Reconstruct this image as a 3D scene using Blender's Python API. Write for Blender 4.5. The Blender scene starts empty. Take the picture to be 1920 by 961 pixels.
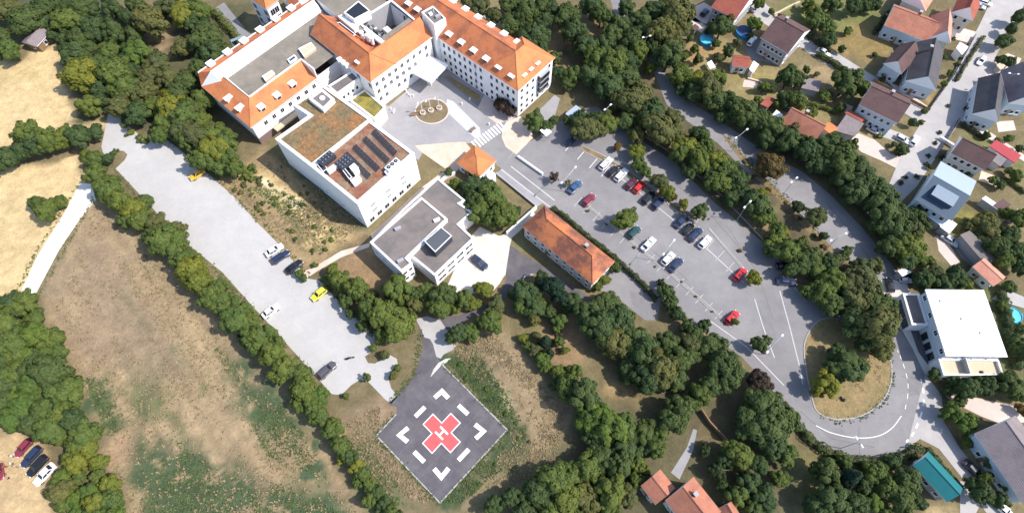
import bpy, bmesh, math, random
import numpy as np
from mathutils import Vector, Matrix
from mathutils.geometry import tessellate_polygon
R_ = math.radians
S = bpy.context.scene
COL = S.collection
random.seed(7)

# ------------------------------------------------------------------ camera
CAM_H = 130.0
FPX, PHI = 1150.0, R_(26.5)          # focal length in photo pixels, tilt from straight down
cd = bpy.data.cameras.new('camera'); cam = bpy.data.objects.new('camera', cd); COL.objects.link(cam)
cd.sensor_width = 36.0; cd.lens = FPX / 1920 * 36.0
cd.clip_start = 1.0; cd.clip_end = 6000.0
cam.location = (0, 0, CAM_H); cam.rotation_euler = (PHI, 0, 0)
S.camera = cam
# ------------------------------------------------------------------ sky, sun, exposure
SUN_EL = R_(50); SUN_AZ = (0.985, -0.17)
w = bpy.data.worlds.new('World'); S.world = w; w.use_nodes = True
nt = w.node_tree; bg = nt.nodes['Background']
sky = nt.nodes.new('ShaderNodeTexSky'); sky.sky_type = 'NISHITA'; sky.sun_disc = False
sky.sun_elevation = SUN_EL; sky.sun_rotation = math.atan2(SUN_AZ[0], SUN_AZ[1])
nt.links.new(sky.outputs[0], bg.inputs[0]); bg.inputs[1].default_value = 0.15
sl = bpy.data.lights.new('sun', 'SUN'); sl.energy = 3.7; sl.angle = R_(0.55); sl.color = (1.0, 0.955, 0.89)
so = bpy.data.objects.new('sun', sl); COL.objects.link(so)
_a = Vector((SUN_AZ[0], SUN_AZ[1], 0)).normalized() * math.cos(SUN_EL)
so.rotation_euler = (-Vector((_a.x, _a.y, math.sin(SUN_EL)))).to_track_quat('-Z', 'Y').to_euler()
so.location = (60, -20, 200)
S.view_settings.view_transform = 'Standard'; S.view_settings.look = 'None'
S.view_settings.gamma = 1.0; S.view_settings.exposure = 0.74; S.view_settings.use_curve_mapping = False

# ------------------------------------------------------------------ survey: a sighted point -> its place at height h
_c, _s = math.cos(PHI), math.sin(PHI)
def W(px, py, h=0.0):
    x = (px - 960) / FPX; y = -(py - 480.5) / FPX
    d = (x, _s + y * _c, -_c + y * _s)
    t = (h - CAM_H) / d[2]
    return Vector((d[0] * t, d[1] * t, h))
def W2(px, py, h=0.0):
    p = W(px, py, h); return Vector((p.x, p.y))
def scale_at(px, py, h=0.0):
    return (W(px + 5, py, h) - W(px - 5, py, h)).length / 10     # metres per photo pixel

# ------------------------------------------------------------------ materials
MATS = {}
def mat(name, col, rough=0.85, var=0.12, scale=1.2, col2=None, f2=0.25, spread=(0.42, 0.62), bump=0.0, spec=0.3, metal=0.0, fine=0.0, fine_scale=6.0, coat=0.0):
    m = bpy.data.materials.new(name); m.use_nodes = True; MATS[name] = m
    n = m.node_tree.nodes; L = m.node_tree.links; b = n['Principled BSDF']
    b.inputs['Roughness'].default_value = rough; b.inputs['Metallic'].default_value = metal
    b.inputs['Specular IOR Level'].default_value = spec
    if coat: b.inputs['Coat Weight'].default_value = coat; b.inputs['Coat Roughness'].default_value = 0.06
    g = n.new('ShaderNodeNewGeometry')
    cur = n.new('ShaderNodeRGB'); cur.outputs[0].default_value = (*col, 1); out = cur.outputs[0]
    if col2 is not None:
        nz = n.new('ShaderNodeTexNoise'); nz.inputs['Scale'].default_value = f2; nz.inputs['Detail'].default_value = 6; nz.inputs['Roughness'].default_value = 0.65
        L.new(g.outputs['Position'], nz.inputs['Vector'])
        mr = n.new('ShaderNodeMapRange'); mr.inputs['From Min'].default_value = spread[0]; mr.inputs['From Max'].default_value = spread[1]
        L.new(nz.outputs['Fac'], mr.inputs['Value'])
        mx = n.new('ShaderNodeMix'); mx.data_type = 'RGBA'; L.new(mr.outputs[0], mx.inputs[0]); L.new(out, mx.inputs[6]); mx.inputs[7].default_value = (*col2, 1)
        out = mx.outputs[2]
    for v, sc in ((var, scale), (fine, fine_scale)):
        if v <= 0: continue
        nz = n.new('ShaderNodeTexNoise'); nz.inputs['Scale'].default_value = sc; nz.inputs['Detail'].default_value = 4; nz.inputs['Roughness'].default_value = 0.7
        L.new(g.outputs['Position'], nz.inputs['Vector'])
        mr = n.new('ShaderNodeMapRange'); mr.inputs['From Min'].default_value = 0.3; mr.inputs['From Max'].default_value = 0.7
        mr.inputs['To Min'].default_value = 1 - v; mr.inputs['To Max'].default_value = 1 + v
        L.new(nz.outputs['Fac'], mr.inputs['Value'])
        ml = n.new('ShaderNodeVectorMath'); ml.operation = 'SCALE'; L.new(out, ml.inputs[0]); L.new(mr.outputs[0], ml.inputs['Scale'])
        out = ml.outputs[0]
    L.new(out, b.inputs['Base Color'])
    if bump:
        nz = n.new('ShaderNodeTexNoise'); nz.inputs['Scale'].default_value = 3.0; nz.inputs['Detail'].default_value = 5
        L.new(g.outputs['Position'], nz.inputs['Vector'])
        bp = n.new('ShaderNodeBump'); bp.inputs['Strength'].default_value = bump; bp.inputs['Distance'].default_value = 0.3
        L.new(nz.outputs['Fac'], bp.inputs['Height']); L.new(bp.outputs[0], b.inputs['Normal'])
    return m
def tile_mat(name, col, stain, f2=0.35, spread=(0.45, 0.7)):
    m = mat(name, col, rough=0.8, var=0.10, scale=1.5, col2=stain, f2=f2, spread=spread, fine=0.14, fine_scale=7)
    n = m.node_tree.nodes; L = m.node_tree.links; b = n['Principled BSDF']
    g = n.new('ShaderNodeNewGeometry'); wv = n.new('ShaderNodeTexWave'); wv.wave_type = 'BANDS'; wv.bands_direction = 'Z'
    wv.inputs['Scale'].default_value = 1.6; L.new(g.outputs['Position'], wv.inputs['Vector'])
    bp = n.new('ShaderNodeBump'); bp.inputs['Strength'].default_value = 0.35; bp.inputs['Distance'].default_value = 0.05
    L.new(wv.outputs['Fac'], bp.inputs['Height']); L.new(bp.outputs[0], b.inputs['Normal'])
    return m
tile_mat('tile_orange', (0.57, 0.20, 0.075), (0.40, 0.125, 0.06), 0.22, (0.46, 0.72))
tile_mat('tile_rust', (0.50, 0.165, 0.068), (0.22, 0.085, 0.058), 0.26, (0.44, 0.70))
tile_mat('tile_stained', (0.50, 0.165, 0.068), (0.20, 0.08, 0.055), 0.20, (0.42, 0.58))
tile_mat('tile_red', (0.31, 0.085, 0.055), (0.20, 0.06, 0.05))
tile_mat('tile_terracotta', (0.40, 0.16, 0.10), (0.28, 0.11, 0.08))
tile_mat('tile_brown', (0.115, 0.066, 0.062), (0.085, 0.05, 0.05))
tile_mat('tile_slate', (0.085, 0.078, 0.085), (0.06, 0.055, 0.062))
tile_mat('tile_mauve', (0.21, 0.175, 0.178), (0.165, 0.135, 0.138))
tile_mat('tile_salmon', (0.62, 0.27, 0.19), (0.5, 0.2, 0.14))
mat('wall_white', (0.80, 0.79, 0.78), 0.9, 0.04, 0.6, col2=(0.70, 0.69, 0.68), f2=0.5, spread=(0.55, 0.8))
mat('wall_cream', (0.62, 0.58, 0.50), 0.9, 0.05, 0.7)
mat('wall_pale_blue', (0.50, 0.58, 0.64), 0.9, 0.05, 0.7)
mat('wall_grey', (0.36, 0.35, 0.36), 0.9, 0.06, 0.7)
mat('brick_plinth', (0.22, 0.15, 0.13), 0.9, 0.15, 1.5)
mat('trim_white', (0.82, 0.82, 0.82), 0.6, 0.02)
mat('metal_grey', (0.42, 0.43, 0.46), 0.45, 0.05, metal=0.3)
mat('metal_pale', (0.66, 0.68, 0.73), 0.5, 0.04)
mat('metal_dark', (0.05, 0.055, 0.07), 0.5, 0.1)
mat('glass_dark', (0.022, 0.026, 0.034), 0.12, 0.0, spec=0.6)
mat('glass_blue', (0.05, 0.075, 0.11), 0.12, 0.0, spec=0.6)
mat('roof_felt', (0.19, 0.16, 0.148), 0.95, 0.09, 0.8, col2=(0.14, 0.125, 0.118), f2=0.18, fine=0.07)
mat('roof_gravel', (0.235, 0.205, 0.165), 0.95, 0.09, 1.0, col2=(0.175, 0.155, 0.13), f2=0.15, fine=0.08)
mat('roof_white', (0.88, 0.88, 0.88), 0.7, 0.02)
mat('roof_blue', (0.33, 0.39, 0.48), 0.6, 0.04)
mat('roof_blue_dark', (0.055, 0.085, 0.125), 0.6, 0.06)
mat('roof_teal', (0.02, 0.155, 0.165), 0.5, 0.07)
mat('roof_red_flat', (0.36, 0.05, 0.06), 0.7, 0.06)
mat('sedum', (0.255, 0.128, 0.055), 0.95, 0.25, 0.9, col2=(0.165, 0.125, 0.066), f2=0.13, spread=(0.38, 0.56), fine=0.42, fine_scale=2.0)
mat('sedum_red', (0.23, 0.095, 0.06), 0.95, 0.25, 0.9, col2=(0.23, 0.17, 0.11), f2=0.3, fine=0.35, fine_scale=2.5)
mat('moss', (0.26, 0.21, 0.045), 0.95, 0.3, 1.1, col2=(0.13, 0.12, 0.045), f2=0.4)
mat('asphalt_dark', (0.098, 0.088, 0.098), 0.95, 0.10, 0.5, col2=(0.135, 0.122, 0.128), f2=0.2, fine=0.10)
mat('asphalt', (0.205, 0.193, 0.195), 0.95, 0.07, 0.4, col2=(0.245, 0.232, 0.23), f2=0.07, fine=0.08, fine_scale=3)
mat('asphalt_patch', (0.198, 0.187, 0.189), 0.95, 0.12, 0.6, fine=0.08)
mat('tar_seam', (0.155, 0.148, 0.148), 0.95, 0.2, 1.0)
mat('asphalt_road', (0.36, 0.335, 0.325), 0.95, 0.07, 0.35, col2=(0.41, 0.385, 0.37), f2=0.07, fine=0.05)
mat('concrete_pale', (0.41, 0.392, 0.378), 0.95, 0.05, 0.45, col2=(0.45, 0.43, 0.412), f2=0.07, fine=0.05, fine_scale=2.2)
mat('paver_grey', (0.27, 0.26, 0.268), 0.95, 0.06, 0.6, col2=(0.32, 0.305, 0.31), f2=0.1, fine=0.05)
mat('paver_pale', (0.47, 0.47, 0.53), 0.95, 0.05, 0.7)
mat('paver_tan', (0.56, 0.43, 0.34), 0.95, 0.08, 0.5, col2=(0.64, 0.52, 0.43), f2=0.15)
mat('paver_pink', (0.55, 0.45, 0.40), 0.95, 0.07, 0.5)
mat('concrete_white', (0.60, 0.555, 0.50), 0.95, 0.05, 0.5, col2=(0.50, 0.46, 0.41), f2=0.25, fine=.06)
mat('gravel_white', (0.72, 0.68, 0.62), 0.95, 0.10, 0.8, col2=(0.56, 0.50, 0.42), f2=0.4, spread=(.5, .75), fine=.08)
mat('kerb', (0.36, 0.345, 0.335), 0.9, 0.08)
mat('slate_sheet', (0.085, 0.09, 0.105), 0.85, 0.05)
mat('stair_steel', (0.20, 0.25, 0.30), 0.7, 0.05)
mat('soil_dark', (0.17, 0.13, 0.09), 0.98, 0.2, 1.5)
mat('paint_white', (0.78, 0.78, 0.78), 0.8, 0.06, 2.0, col2=(0.55, 0.54, 0.55), f2=1.3, spread=(.58, .8))
mat('paint_worn', (0.48, 0.47, 0.47), 0.9, 0.12, 2.0)
mat('paint_red', (0.68, 0.10, 0.10), 0.85, 0.08, 2.0, col2=(0.50, 0.12, 0.12), f2=.9, spread=(.52, .75))
mat('soil_dry', (0.225, 0.155, 0.085), 0.98, 0.25, 0.8, col2=(0.15, 0.125, 0.06), f2=0.5, bump=0.5)
mat('grass_dry', (0.265, 0.19, 0.092), 0.98, 0.2, 0.9, col2=(0.20, 0.16, 0.075), f2=0.25, fine=0.18, fine_scale=4, bump=0.6)
mat('island_turf', (0.19, 0.145, 0.085), 0.98, 0.15, 0.9, col2=(0.15, 0.12, 0.07), f2=0.5)
mat('straw_blades', (0.25, 0.19, 0.105), 0.95, 0.15, 0.5, col2=(0.20, 0.165, 0.09), f2=0.4)
mat('weed_blades', (0.085, 0.115, 0.04), 0.95, 0.25, 0.6, col2=(0.05, 0.08, 0.03), f2=0.5)
mat('wood', (0.22, 0.14, 0.08), 0.85, 0.15, 2.0)
mat('wood_pale', (0.55, 0.44, 0.31), 0.85, 0.1, 2.0)
mat('bark', (0.10, 0.075, 0.055), 0.95, 0.2, 4.0)
mat('tyre', (0.02, 0.02, 0.02), 0.9, 0)
mat('rim', (0.5, 0.5, 0.52), 0.35, 0, metal=0.7)
mat('lamp_glass', (0.85, 0.85, 0.85), 0.2, 0)
mat('tail_red', (0.4, 0.02, 0.02), 0.25, 0)
mat('pool_water', (0.10, 0.50, 0.62), 0.08, 0.1, 1.0, spec=0.5)
mat('pool_blue', (0.03, 0.28, 0.55), 0.5, 0)
mat('pool_cover', (0.03, 0.06, 0.17), 0.5, 0.1)
mat('solar', (0.062, 0.052, 0.055), 0.6, 0.2, spec=0.3)
mat('yellow_plastic', (0.7, 0.55, 0.05), 0.6, 0)
mat('skin', (0.55, 0.34, 0.25), 0.6, 0)
mat('cloth_blue', (0.05, 0.09, 0.2), 0.9, 0)
mat('cloth_white', (0.7, 0.7, 0.7), 0.9, 0)
mat('cloth_red', (0.4, 0.05, 0.05), 0.9, 0)
mat('cloth_dark', (0.03, 0.03, 0.04), 0.9, 0)
mat('cloth_beige', (0.45, 0.38, 0.28), 0.9, 0)
mat('hair_dark', (0.03, 0.02, 0.015), 0.7, 0)
mat('hair_fair', (0.35, 0.25, 0.13), 0.7, 0)
mat('flag_white', (0.8, 0.78, 0.78), 0.8, 0)
for nm, c in dict(white=(0.82, 0.82, 0.83), silver=(0.48, 0.49, 0.52), black=(0.012, 0.013, 0.017), navy=(0.02, 0.032, 0.075), blue=(0.04, 0.09, 0.20),
                  red=(0.52, 0.02, 0.02), maroon=(0.22, 0.025, 0.045), yellow=(0.72, 0.42, 0.02), lemon=(0.74, 0.66, 0.06), grey=(0.085, 0.08, 0.09), green=(0.02, 0.07, 0.07), plum=(0.10, 0.025, 0.04)).items():
    mat('paint_car_' + nm, c, 0.3, 0, spec=0.5, coat=0.6)

def leaf_mat(name, col, hue=0.35):
    m = bpy.data.materials.new(name); m.use_nodes = True; MATS[name] = m
    n = m.node_tree.nodes; L = m.node_tree.links; b = n['Principled BSDF']
    b.inputs['Roughness'].default_value = 0.75; b.inputs['Specular IOR Level'].default_value = 0.25
    oi = n.new('ShaderNodeObjectInfo'); g = n.new('ShaderNodeNewGeometry')
    nz = n.new('ShaderNodeTexNoise'); nz.inputs['Scale'].default_value = 0.55; nz.inputs['Detail'].default_value = 3
    L.new(g.outputs['Position'], nz.inputs['Vector'])
    c1 = (col[0] * 1.5, col[1] * 1.25, col[2] * 0.9); c2 = (col[0] * 0.72, col[1] * 0.84, col[2] * 0.95)
    mx = n.new('ShaderNodeMix'); mx.data_type = 'RGBA'; mx.inputs[6].default_value = (*c1, 1); mx.inputs[7].default_value = (*c2, 1)
    mr = n.new('ShaderNodeMapRange'); mr.inputs['From Min'].default_value = 0.3; mr.inputs['From Max'].default_value = 0.7
    L.new(nz.outputs['Fac'], mr.inputs['Value'])
    ad = n.new('ShaderNodeMath'); ad.operation = 'MULTIPLY_ADD'; ad.inputs[1].default_value = 0.5
    md = n.new('ShaderNodeMath'); md.operation = 'MULTIPLY'; md.inputs[1].default_value = 0.5
    L.new(oi.outputs['Random'], md.inputs[0]); L.new(mr.outputs[0], ad.inputs[0]); L.new(md.outputs[0], ad.inputs[2])
    L.new(ad.outputs[0], mx.inputs[0])
    rl = n.new('ShaderNodeMapRange'); rl.inputs['To Min'].default_value = 0.8; rl.inputs['To Max'].default_value = 1.25
    L.new(g.outputs['Random Per Island'], rl.inputs['Value'])
    sc = n.new('ShaderNodeVectorMath'); sc.operation = 'SCALE'; L.new(mx.outputs[2], sc.inputs[0]); L.new(rl.outputs[0], sc.inputs['Scale'])
    L.new(sc.outputs[0], b.inputs['Base Color'])
    tr = n.new('ShaderNodeBsdfTranslucent'); L.new(sc.outputs[0], tr.inputs['Color'])
    ms = n.new('ShaderNodeMixShader'); ms.inputs[0].default_value = 0.44
    L.new(b.outputs[0], ms.inputs[1]); L.new(tr.outputs[0], ms.inputs[2])
    L.new(ms.outputs[0], n['Material Output'].inputs['Surface'])
leaf_mat('leaf_d', (0.080, 0.122, 0.045)); leaf_mat('leaf_m', (0.118, 0.164, 0.044)); leaf_mat('leaf_y', (0.185, 0.205, 0.038))
leaf_mat('leaf_o', (0.122, 0.138, 0.054)); leaf_mat('leaf_b', (0.150, 0.105, 0.038)); leaf_mat('leaf_p', (0.075, 0.055, 0.046)); leaf_mat('leaf_c', (0.030, 0.060, 0.036))
leaf_mat('leaf_g', (0.110, 0.172, 0.040)); leaf_mat('leaf_k', (0.052, 0.082, 0.036))

# ------------------------------------------------------------------ objects
def tag(o, label=None, cat=None, group=None, kind=None):
    if label: o['label'] = label
    if cat: o['category'] = cat
    if group: o['group'] = group
    if kind: o['kind'] = kind
    return o
def empty(name, loc=(0, 0, 0), rz=0.0):
    o = bpy.data.objects.new(name, None); o.empty_display_size = 0.3; COL.objects.link(o); o.location = loc; o.rotation_euler[2] = rz; return o
def link(name, me, parent=None, m=None):
    o = bpy.data.objects.new(name, me); COL.objects.link(o)
    if parent: o.parent = parent
    return o
def inst(name, me, parent, loc=(0, 0, 0), rz=0.0, m=None, scale=None):
    o = link(name, me, parent); o.location = loc; o.rotation_euler[2] = rz
    if scale: o.scale = scale
    if m:
        o.material_slots[0].link = 'OBJECT'; o.material_slots[0].material = MATS[m]
    return o
class MB:
    def __init__(s): s.v = []; s.f = []; s.m = []
    def face(s, pts, mi=0):
        i = len(s.v); s.v += [tuple(p) for p in pts]; s.f.append(tuple(range(i, i + len(pts)))); s.m.append(mi)
    def box(s, c, d, rz=0.0, mi=0, top=None):
        cx, cy, cz = c; x, y, z = d[0] / 2, d[1] / 2, d[2] / 2; co, si = math.cos(rz), math.sin(rz)
        tx, ty = (x, y) if top is None else (x * top[0], y * top[1])
        P = []
        for (a, b_, k) in ((-x, -y, -z), (x, -y, -z), (x, y, -z), (-x, y, -z), (-tx, -ty, z), (tx, -ty, z), (tx, ty, z), (-tx, ty, z)):
            P.append((cx + a * co - b_ * si, cy + a * si + b_ * co, cz + k))
        for q in ((0, 3, 2, 1), (4, 5, 6, 7), (0, 1, 5, 4), (1, 2, 6, 5), (2, 3, 7, 6), (3, 0, 4, 7)): s.face([P[i] for i in q], mi)
    def prism(s, poly, z0, z1, mi=0, cap=True, mi_top=None, bottom=False):
        poly = ccw(poly); n = len(poly)
        for i in range(n):
            a, b_ = poly[i], poly[(i + 1) % n]
            s.face([(a[0], a[1], z0), (b_[0], b_[1], z0), (b_[0], b_[1], z1), (a[0], a[1], z1)], mi)
        if cap: s.sheet(poly, z1, mi if mi_top is None else mi_top)
        if bottom: s.sheet(poly, z0, mi, flip=True)
    def sheet(s, poly, z, mi=0, flip=False):
        poly = ccw(poly); P = [Vector((p[0], p[1], 0)) for p in poly]
        if len(P) == 4 and is_convex(P):
            q = [(p.x, p.y, z) for p in P]; s.face(q[::-1] if flip else q, mi); return
        for t in tessellate_polygon([P]):
            q = [P[i] for i in t]; a = (q[1] - q[0]).cross(q[2] - q[0]).z
            if a < 0: q = q[::-1]
            if flip: q = q[::-1]
            s.face([(p.x, p.y, z) for p in q], mi)
    def ring(s, outer, inner, z0, z1, mi=0):      # a parapet: outer and inner outline of equal length
        outer, inner = ccw(outer), ccw(inner); n = len(outer)
        for i in range(n):
            j = (i + 1) % n; a, b_, c, d = outer[i], outer[j], inner[j], inner[i]
            s.face([(a[0], a[1], z0), (b_[0], b_[1], z0), (b_[0], b_[1], z1), (a[0], a[1], z1)], mi)
            s.face([(a[0], a[1], z1), (b_[0], b_[1], z1), (c[0], c[1], z1), (d[0], d[1], z1)], mi)
            s.face([(c[0], c[1], z0), (d[0], d[1], z0), (d[0], d[1], z1), (c[0], c[1], z1)], mi)
    def tube(s, a, b_, r0, r1=None, n=8, mi=0, cap=True):
        a, b_ = Vector(a), Vector(b_); r1 = r0 if r1 is None else r1
        d = (b_ - a).normalized(); u = d.orthogonal().normalized(); v = d.cross(u)
        A = [a + (u * math.cos(2 * math.pi * k / n) + v * math.sin(2 * math.pi * k / n)) * r0 for k in range(n)]
        B = [b_ + (u * math.cos(2 * math.pi * k / n) + v * math.sin(2 * math.pi * k / n)) * r1 for k in range(n)]
        for k in range(n):
            j = (k + 1) % n; s.face([A[k], A[j], B[j], B[k]], mi)
        if cap: s.face(B, mi); s.face(A[::-1], mi)
    def strip(s, pts, wd, z, mi=0):               # a band of width wd along a path
        P = [Vector((p[0], p[1])) for p in pts]; Lf, Rt = [], []
        for i, p in enumerate(P):
            t = (P[min(i + 1, len(P) - 1)] - P[max(i - 1, 0)]).normalized(); nn = Vector((-t.y, t.x))
            k = wd[i] if isinstance(wd, (list, tuple)) else wd
            Lf.append(p + nn * k / 2); Rt.append(p - nn * k / 2)
        for i in range(len(P) - 1):
            s.face([(*Rt[i], z), (*Rt[i + 1], z), (*Lf[i + 1], z), (*Lf[i], z)], mi)
    def wall_path(s, pts, th, z0, z1, mi=0, jag=0.0, rnd=None):
        P = [Vector((p[0], p[1])) for p in pts]; Lf, Rt = [], []
        for i, p in enumerate(P):
            t = (P[min(i + 1, len(P) - 1)] - P[max(i - 1, 0)]).normalized(); nn = Vector((-t.y, t.x))
            Lf.append(p + nn * th / 2); Rt.append(p - nn * th / 2)
        for i in range(len(P) - 1):
            a, b_, c, d = Rt[i], Rt[i + 1], Lf[i + 1], Lf[i]
            s.face([(*a, z0), (*b_, z0), (*b_, z1), (*a, z1)], mi); s.face([(*c, z0), (*d, z0), (*d, z1), (*c, z1)], mi)
            s.face([(*a, z1), (*b_, z1), (*c, z1), (*d, z1)], mi)
        s.face([(*Lf[0], z0), (*Rt[0], z0), (*Rt[0], z1), (*Lf[0], z1)], mi); s.face([(*Rt[-1], z0), (*Lf[-1], z0), (*Lf[-1], z1), (*Rt[-1], z1)], mi)
    def mesh(s, name, mats, smooth=False):
        me = bpy.data.meshes.new(name); me.from_pydata(s.v, [], s.f)
        for m in ([mats] if isinstance(mats, str) else mats): me.materials.append(MATS[m])
        me.polygons.foreach_set('material_index', s.m)
        if smooth: me.polygons.foreach_set('use_smooth', [True] * len(s.f))
        me.update(); return me
    def build(s, name, mats, parent=None, smooth=False):
        return link(name, s.mesh(name, mats, smooth), parent)
def ccw(poly):
    poly = [Vector((p[0], p[1])) for p in poly]
    a = sum(poly[i].x * poly[(i + 1) % len(poly)].y - poly[(i + 1) % len(poly)].x * poly[i].y for i in range(len(poly)))
    return poly if a > 0 else poly[::-1]
def is_convex(P):
    n = len(P); return all((P[(i + 1) % n] - P[i]).cross(P[(i + 2) % n] - P[(i + 1) % n]).z > 0 for i in range(n))
def inset(poly, d):
    poly = ccw(poly); n = len(poly); out = []
    for i in range(n):
        p0, p1, p2 = poly[i - 1], poly[i], poly[(i + 1) % n]
        a = (p1 - p0).normalized(); b_ = (p2 - p1).normalized()
        n1 = Vector((-a.y, a.x)); n2 = Vector((-b_.y, b_.x)); m = (n1 + n2)
        k = max(0.3, m.dot(n1)); out.append(p1 + m * (d / k))
    return out
def smooth_line(pts, n=6, closed=False):
    P = [Vector(p) for p in pts]; out = []; N = len(P)
    for i in range(N if closed else N - 1):
        g = (lambda k: P[k % N]) if closed else (lambda k: P[max(0, min(N - 1, k))])
        p0, p1, p2, p3 = g(i - 1), g(i), g(i + 1), g(i + 2)
        for k in range(n):
            t = k / n
            out.append(0.5 * ((2 * p1) + (p2 - p0) * t + (2 * p0 - 5 * p1 + 4 * p2 - p3) * t * t + (3 * p1 - p0 - 3 * p2 + p3) * t ** 3))
    if not closed: out.append(P[-1])
    return out
def rect(a, b, c, h):                            # rectangle with sides a-b and b-c, sighted at height h
    A, B, C_ = W2(*a, h), W2(*b, h), W2(*c, h)
    u = (A - B).normalized(); v = Vector((-u.y, u.x)); k = (C_ - B).dot(v)
    return [A, B, B + v * k, A + v * k]
def structure(name, px, z, m, smooth=False, extra=None, n=6):
    P = [W2(*p) for p in px]
    if smooth: P = smooth_line(P, n, True)
    b = MB(); b.sheet(P, z); o = b.build(name, m); tag(o, kind='structure'); return o
def marking(lines, wd, z, m='paint_white', name='road_marking'):
    b = MB()
    for L in lines: b.strip([W2(*p) for p in L], wd, z)
    o = b.build(name, m); tag(o, kind='structure'); return o

# ================================================================== GROUND
def build_ground():
    fx = np.concatenate([[-3000, -1200, -500, -260], np.arange(-196, 197, 0.8), [260, 500, 1200, 3000]])
    fy = np.concatenate([[-3000, -1000, -300, -80], np.arange(-24, 232, 0.8), [280, 420, 800, 1600, 4000]])
    X, Y = np.meshgrid(fx, fy); n1, n0 = X.shape
    rng = np.random.default_rng(3)
    def vnoise(sc, seed):
        r = np.random.default_rng(seed).random((512, 512)); x = (X / sc) % 511; y = (Y / sc) % 511
        i = np.floor(x).astype(int); j = np.floor(y).astype(int); u = x - i; v = y - j; u = u * u * (3 - 2 * u); v = v * v * (3 - 2 * v)
        i2 = (i + 1) % 512; j2 = (j + 1) % 512
        return (r[j, i] * (1 - u) + r[j, i2] * u) * (1 - v) + (r[j2, i] * (1 - u) + r[j2, i2] * u) * v
    wob = (vnoise(7, 1) - 0.5) * 5 + (vnoise(2.5, 2) - 0.5) * 3 + (vnoise(1.1, 5) - .5) * 1.6
    colr = np.zeros((n1, n0, 3)); colr[:] = (0.150, 0.120, 0.062)
    big = vnoise(14, 9)[..., None]; colr *= 0.85 + 0.35 * big
    def sd(poly):
        d = np.full(X.shape, 1e9); ins = np.zeros(X.shape, bool)
        for k in range(len(poly)):
            a = poly[k]; b_ = poly[(k + 1) % len(poly)]
            ex, ey = b_[0] - a[0], b_[1] - a[1]; t = np.clip(((X - a[0]) * ex + (Y - a[1]) * ey) / (ex * ex + ey * ey + 1e-9), 0, 1)
            d = np.minimum(d, np.hypot(X - a[0] - ex * t, Y - a[1] - ey * t))
            c = ((a[1] > Y) != (b_[1] > Y)) & (X < (b_[0] - a[0]) * (Y - a[1]) / (b_[1] - a[1] + 1e-12) + a[0]); ins ^= c
        return np.where(ins, d, -d)
    def paint(px, c, feather=1.5, wobble=0.6, amount=1.0, patchy=0.0, psc=3.0, seed=11):
        d = sd([W2(*p) for p in px]) + wob * wobble
        m = np.clip(0.5 + d / (2 * feather), 0, 1) * amount
        if patchy:
            q = 0.5 * vnoise(psc, seed) + 0.3 * vnoise(psc * .4, seed + 1) + .2 * vnoise(psc * .2 + .5, seed + 2); m = m * np.clip((q - patchy + 0.05) / 0.06, 0, 1)
        colr[:] = colr * (1 - m[..., None]) + np.array(c) * m[..., None]
    straw, straw2 = (0.50, 0.37, 0.19), (0.41, 0.31, 0.15)
    brown, green, dgreen = (0.262, 0.192, 0.112), (0.088, 0.104, 0.043), (0.050, 0.080, 0.037)
    # straw fields on the left
    paint([(-140, 100), (40, 115), (75, 85), (130, 62), (120, 140), (140, 205), (190, 235), (180, 262), (-150, 285)], straw, 1.2)
    paint([(-140, 120), (60, 125), (110, 150), (-140, 200)], (0.36, 0.27, 0.12), 3, 1.2, 0.6, 0.42, 6)
    paint([(-140, 330), (30, 318), (100, 300), (150, 280), (158, 345), (40, 560), (0, 600), (-170, 640)], straw, 1.2)
    paint([(-140, 420), (40, 400), (60, 470), (0, 560), (-150, 600)], straw2, 4, 1.2, 0.7, 0.4, 5)
    # mown brown field
    paint([(165, 350), (210, 390), (330, 520), (420, 610), (520, 720), (620, 850), (680, 961), (720, 1080), (200, 1080), (240, 940), (150, 730), (95, 600), (80, 545)], brown, 1.2)
    fd = (W2(560, 900) - W2(200, 400)).normalized(); A_ = X * fd.x + Y * fd.y; B_ = -X * fd.y + Y * fd.x
    def streak(sa, sb, seed):
        r = np.random.default_rng(seed).random((512, 512)); x = (A_ / sa + 700) % 511; y = (B_ / sb + 700) % 511; i = np.floor(x).astype(int); j = np.floor(y).astype(int); u = x - i; v = y - j; u = u * u * (3 - 2 * u); v = v * v * (3 - 2 * v); i2, j2 = (i + 1) % 512, (j + 1) % 512
        return (r[j, i] * (1 - u) + r[j, i2] * u) * (1 - v) + (r[j2, i] * (1 - u) + r[j2, i2] * u) * v
    st_ = streak(16, 1.3, 71) * .55 + streak(7, .9, 72) * .45
    fm = np.clip(0.5 + (sd([W2(*p) for p in [(165, 350), (210, 390), (330, 520), (420, 610), (520, 720), (620, 850), (680, 961), (720, 1080), (200, 1080), (240, 940), (150, 730), (95, 600), (80, 545)]]) + wob * .6) / 3, 0, 1)[..., None]
    colr[:] *= 1 + fm * ((st_ - .5) * .75)[..., None] * np.array([1, .96, .8])
    gs = np.clip((streak(20, 2.6, 73) * .6 + vnoise(3, 74) * .4 - .66) / .08, 0, 1)[..., None] * fm * .7
    colr[:] = colr * (1 - gs) + np.array(green) * gs
    for k in range(0):
        x0 = 120 + k * 42
        paint([(x0, 470 + k * 22), (x0 + 14, 470 + k * 22), (x0 + 180, 960 + k * 12), (x0 + 150, 970 + k * 12)], (0.27, 0.205, 0.125) if k % 2 else (0.19, 0.15, 0.085), 1.5, 0.9, 0.45, 0.35, 4, 20 + k)
    paint([(150, 705), (205, 700), (240, 790), (205, 825), (165, 770)], dgreen, 1.6, 1.2, 0.9, 0.12, 3)
    paint([(235, 690), (290, 700), (320, 790), (250, 770)], green, 3, 1.2, 0.8, 0.3, 3)
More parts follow.
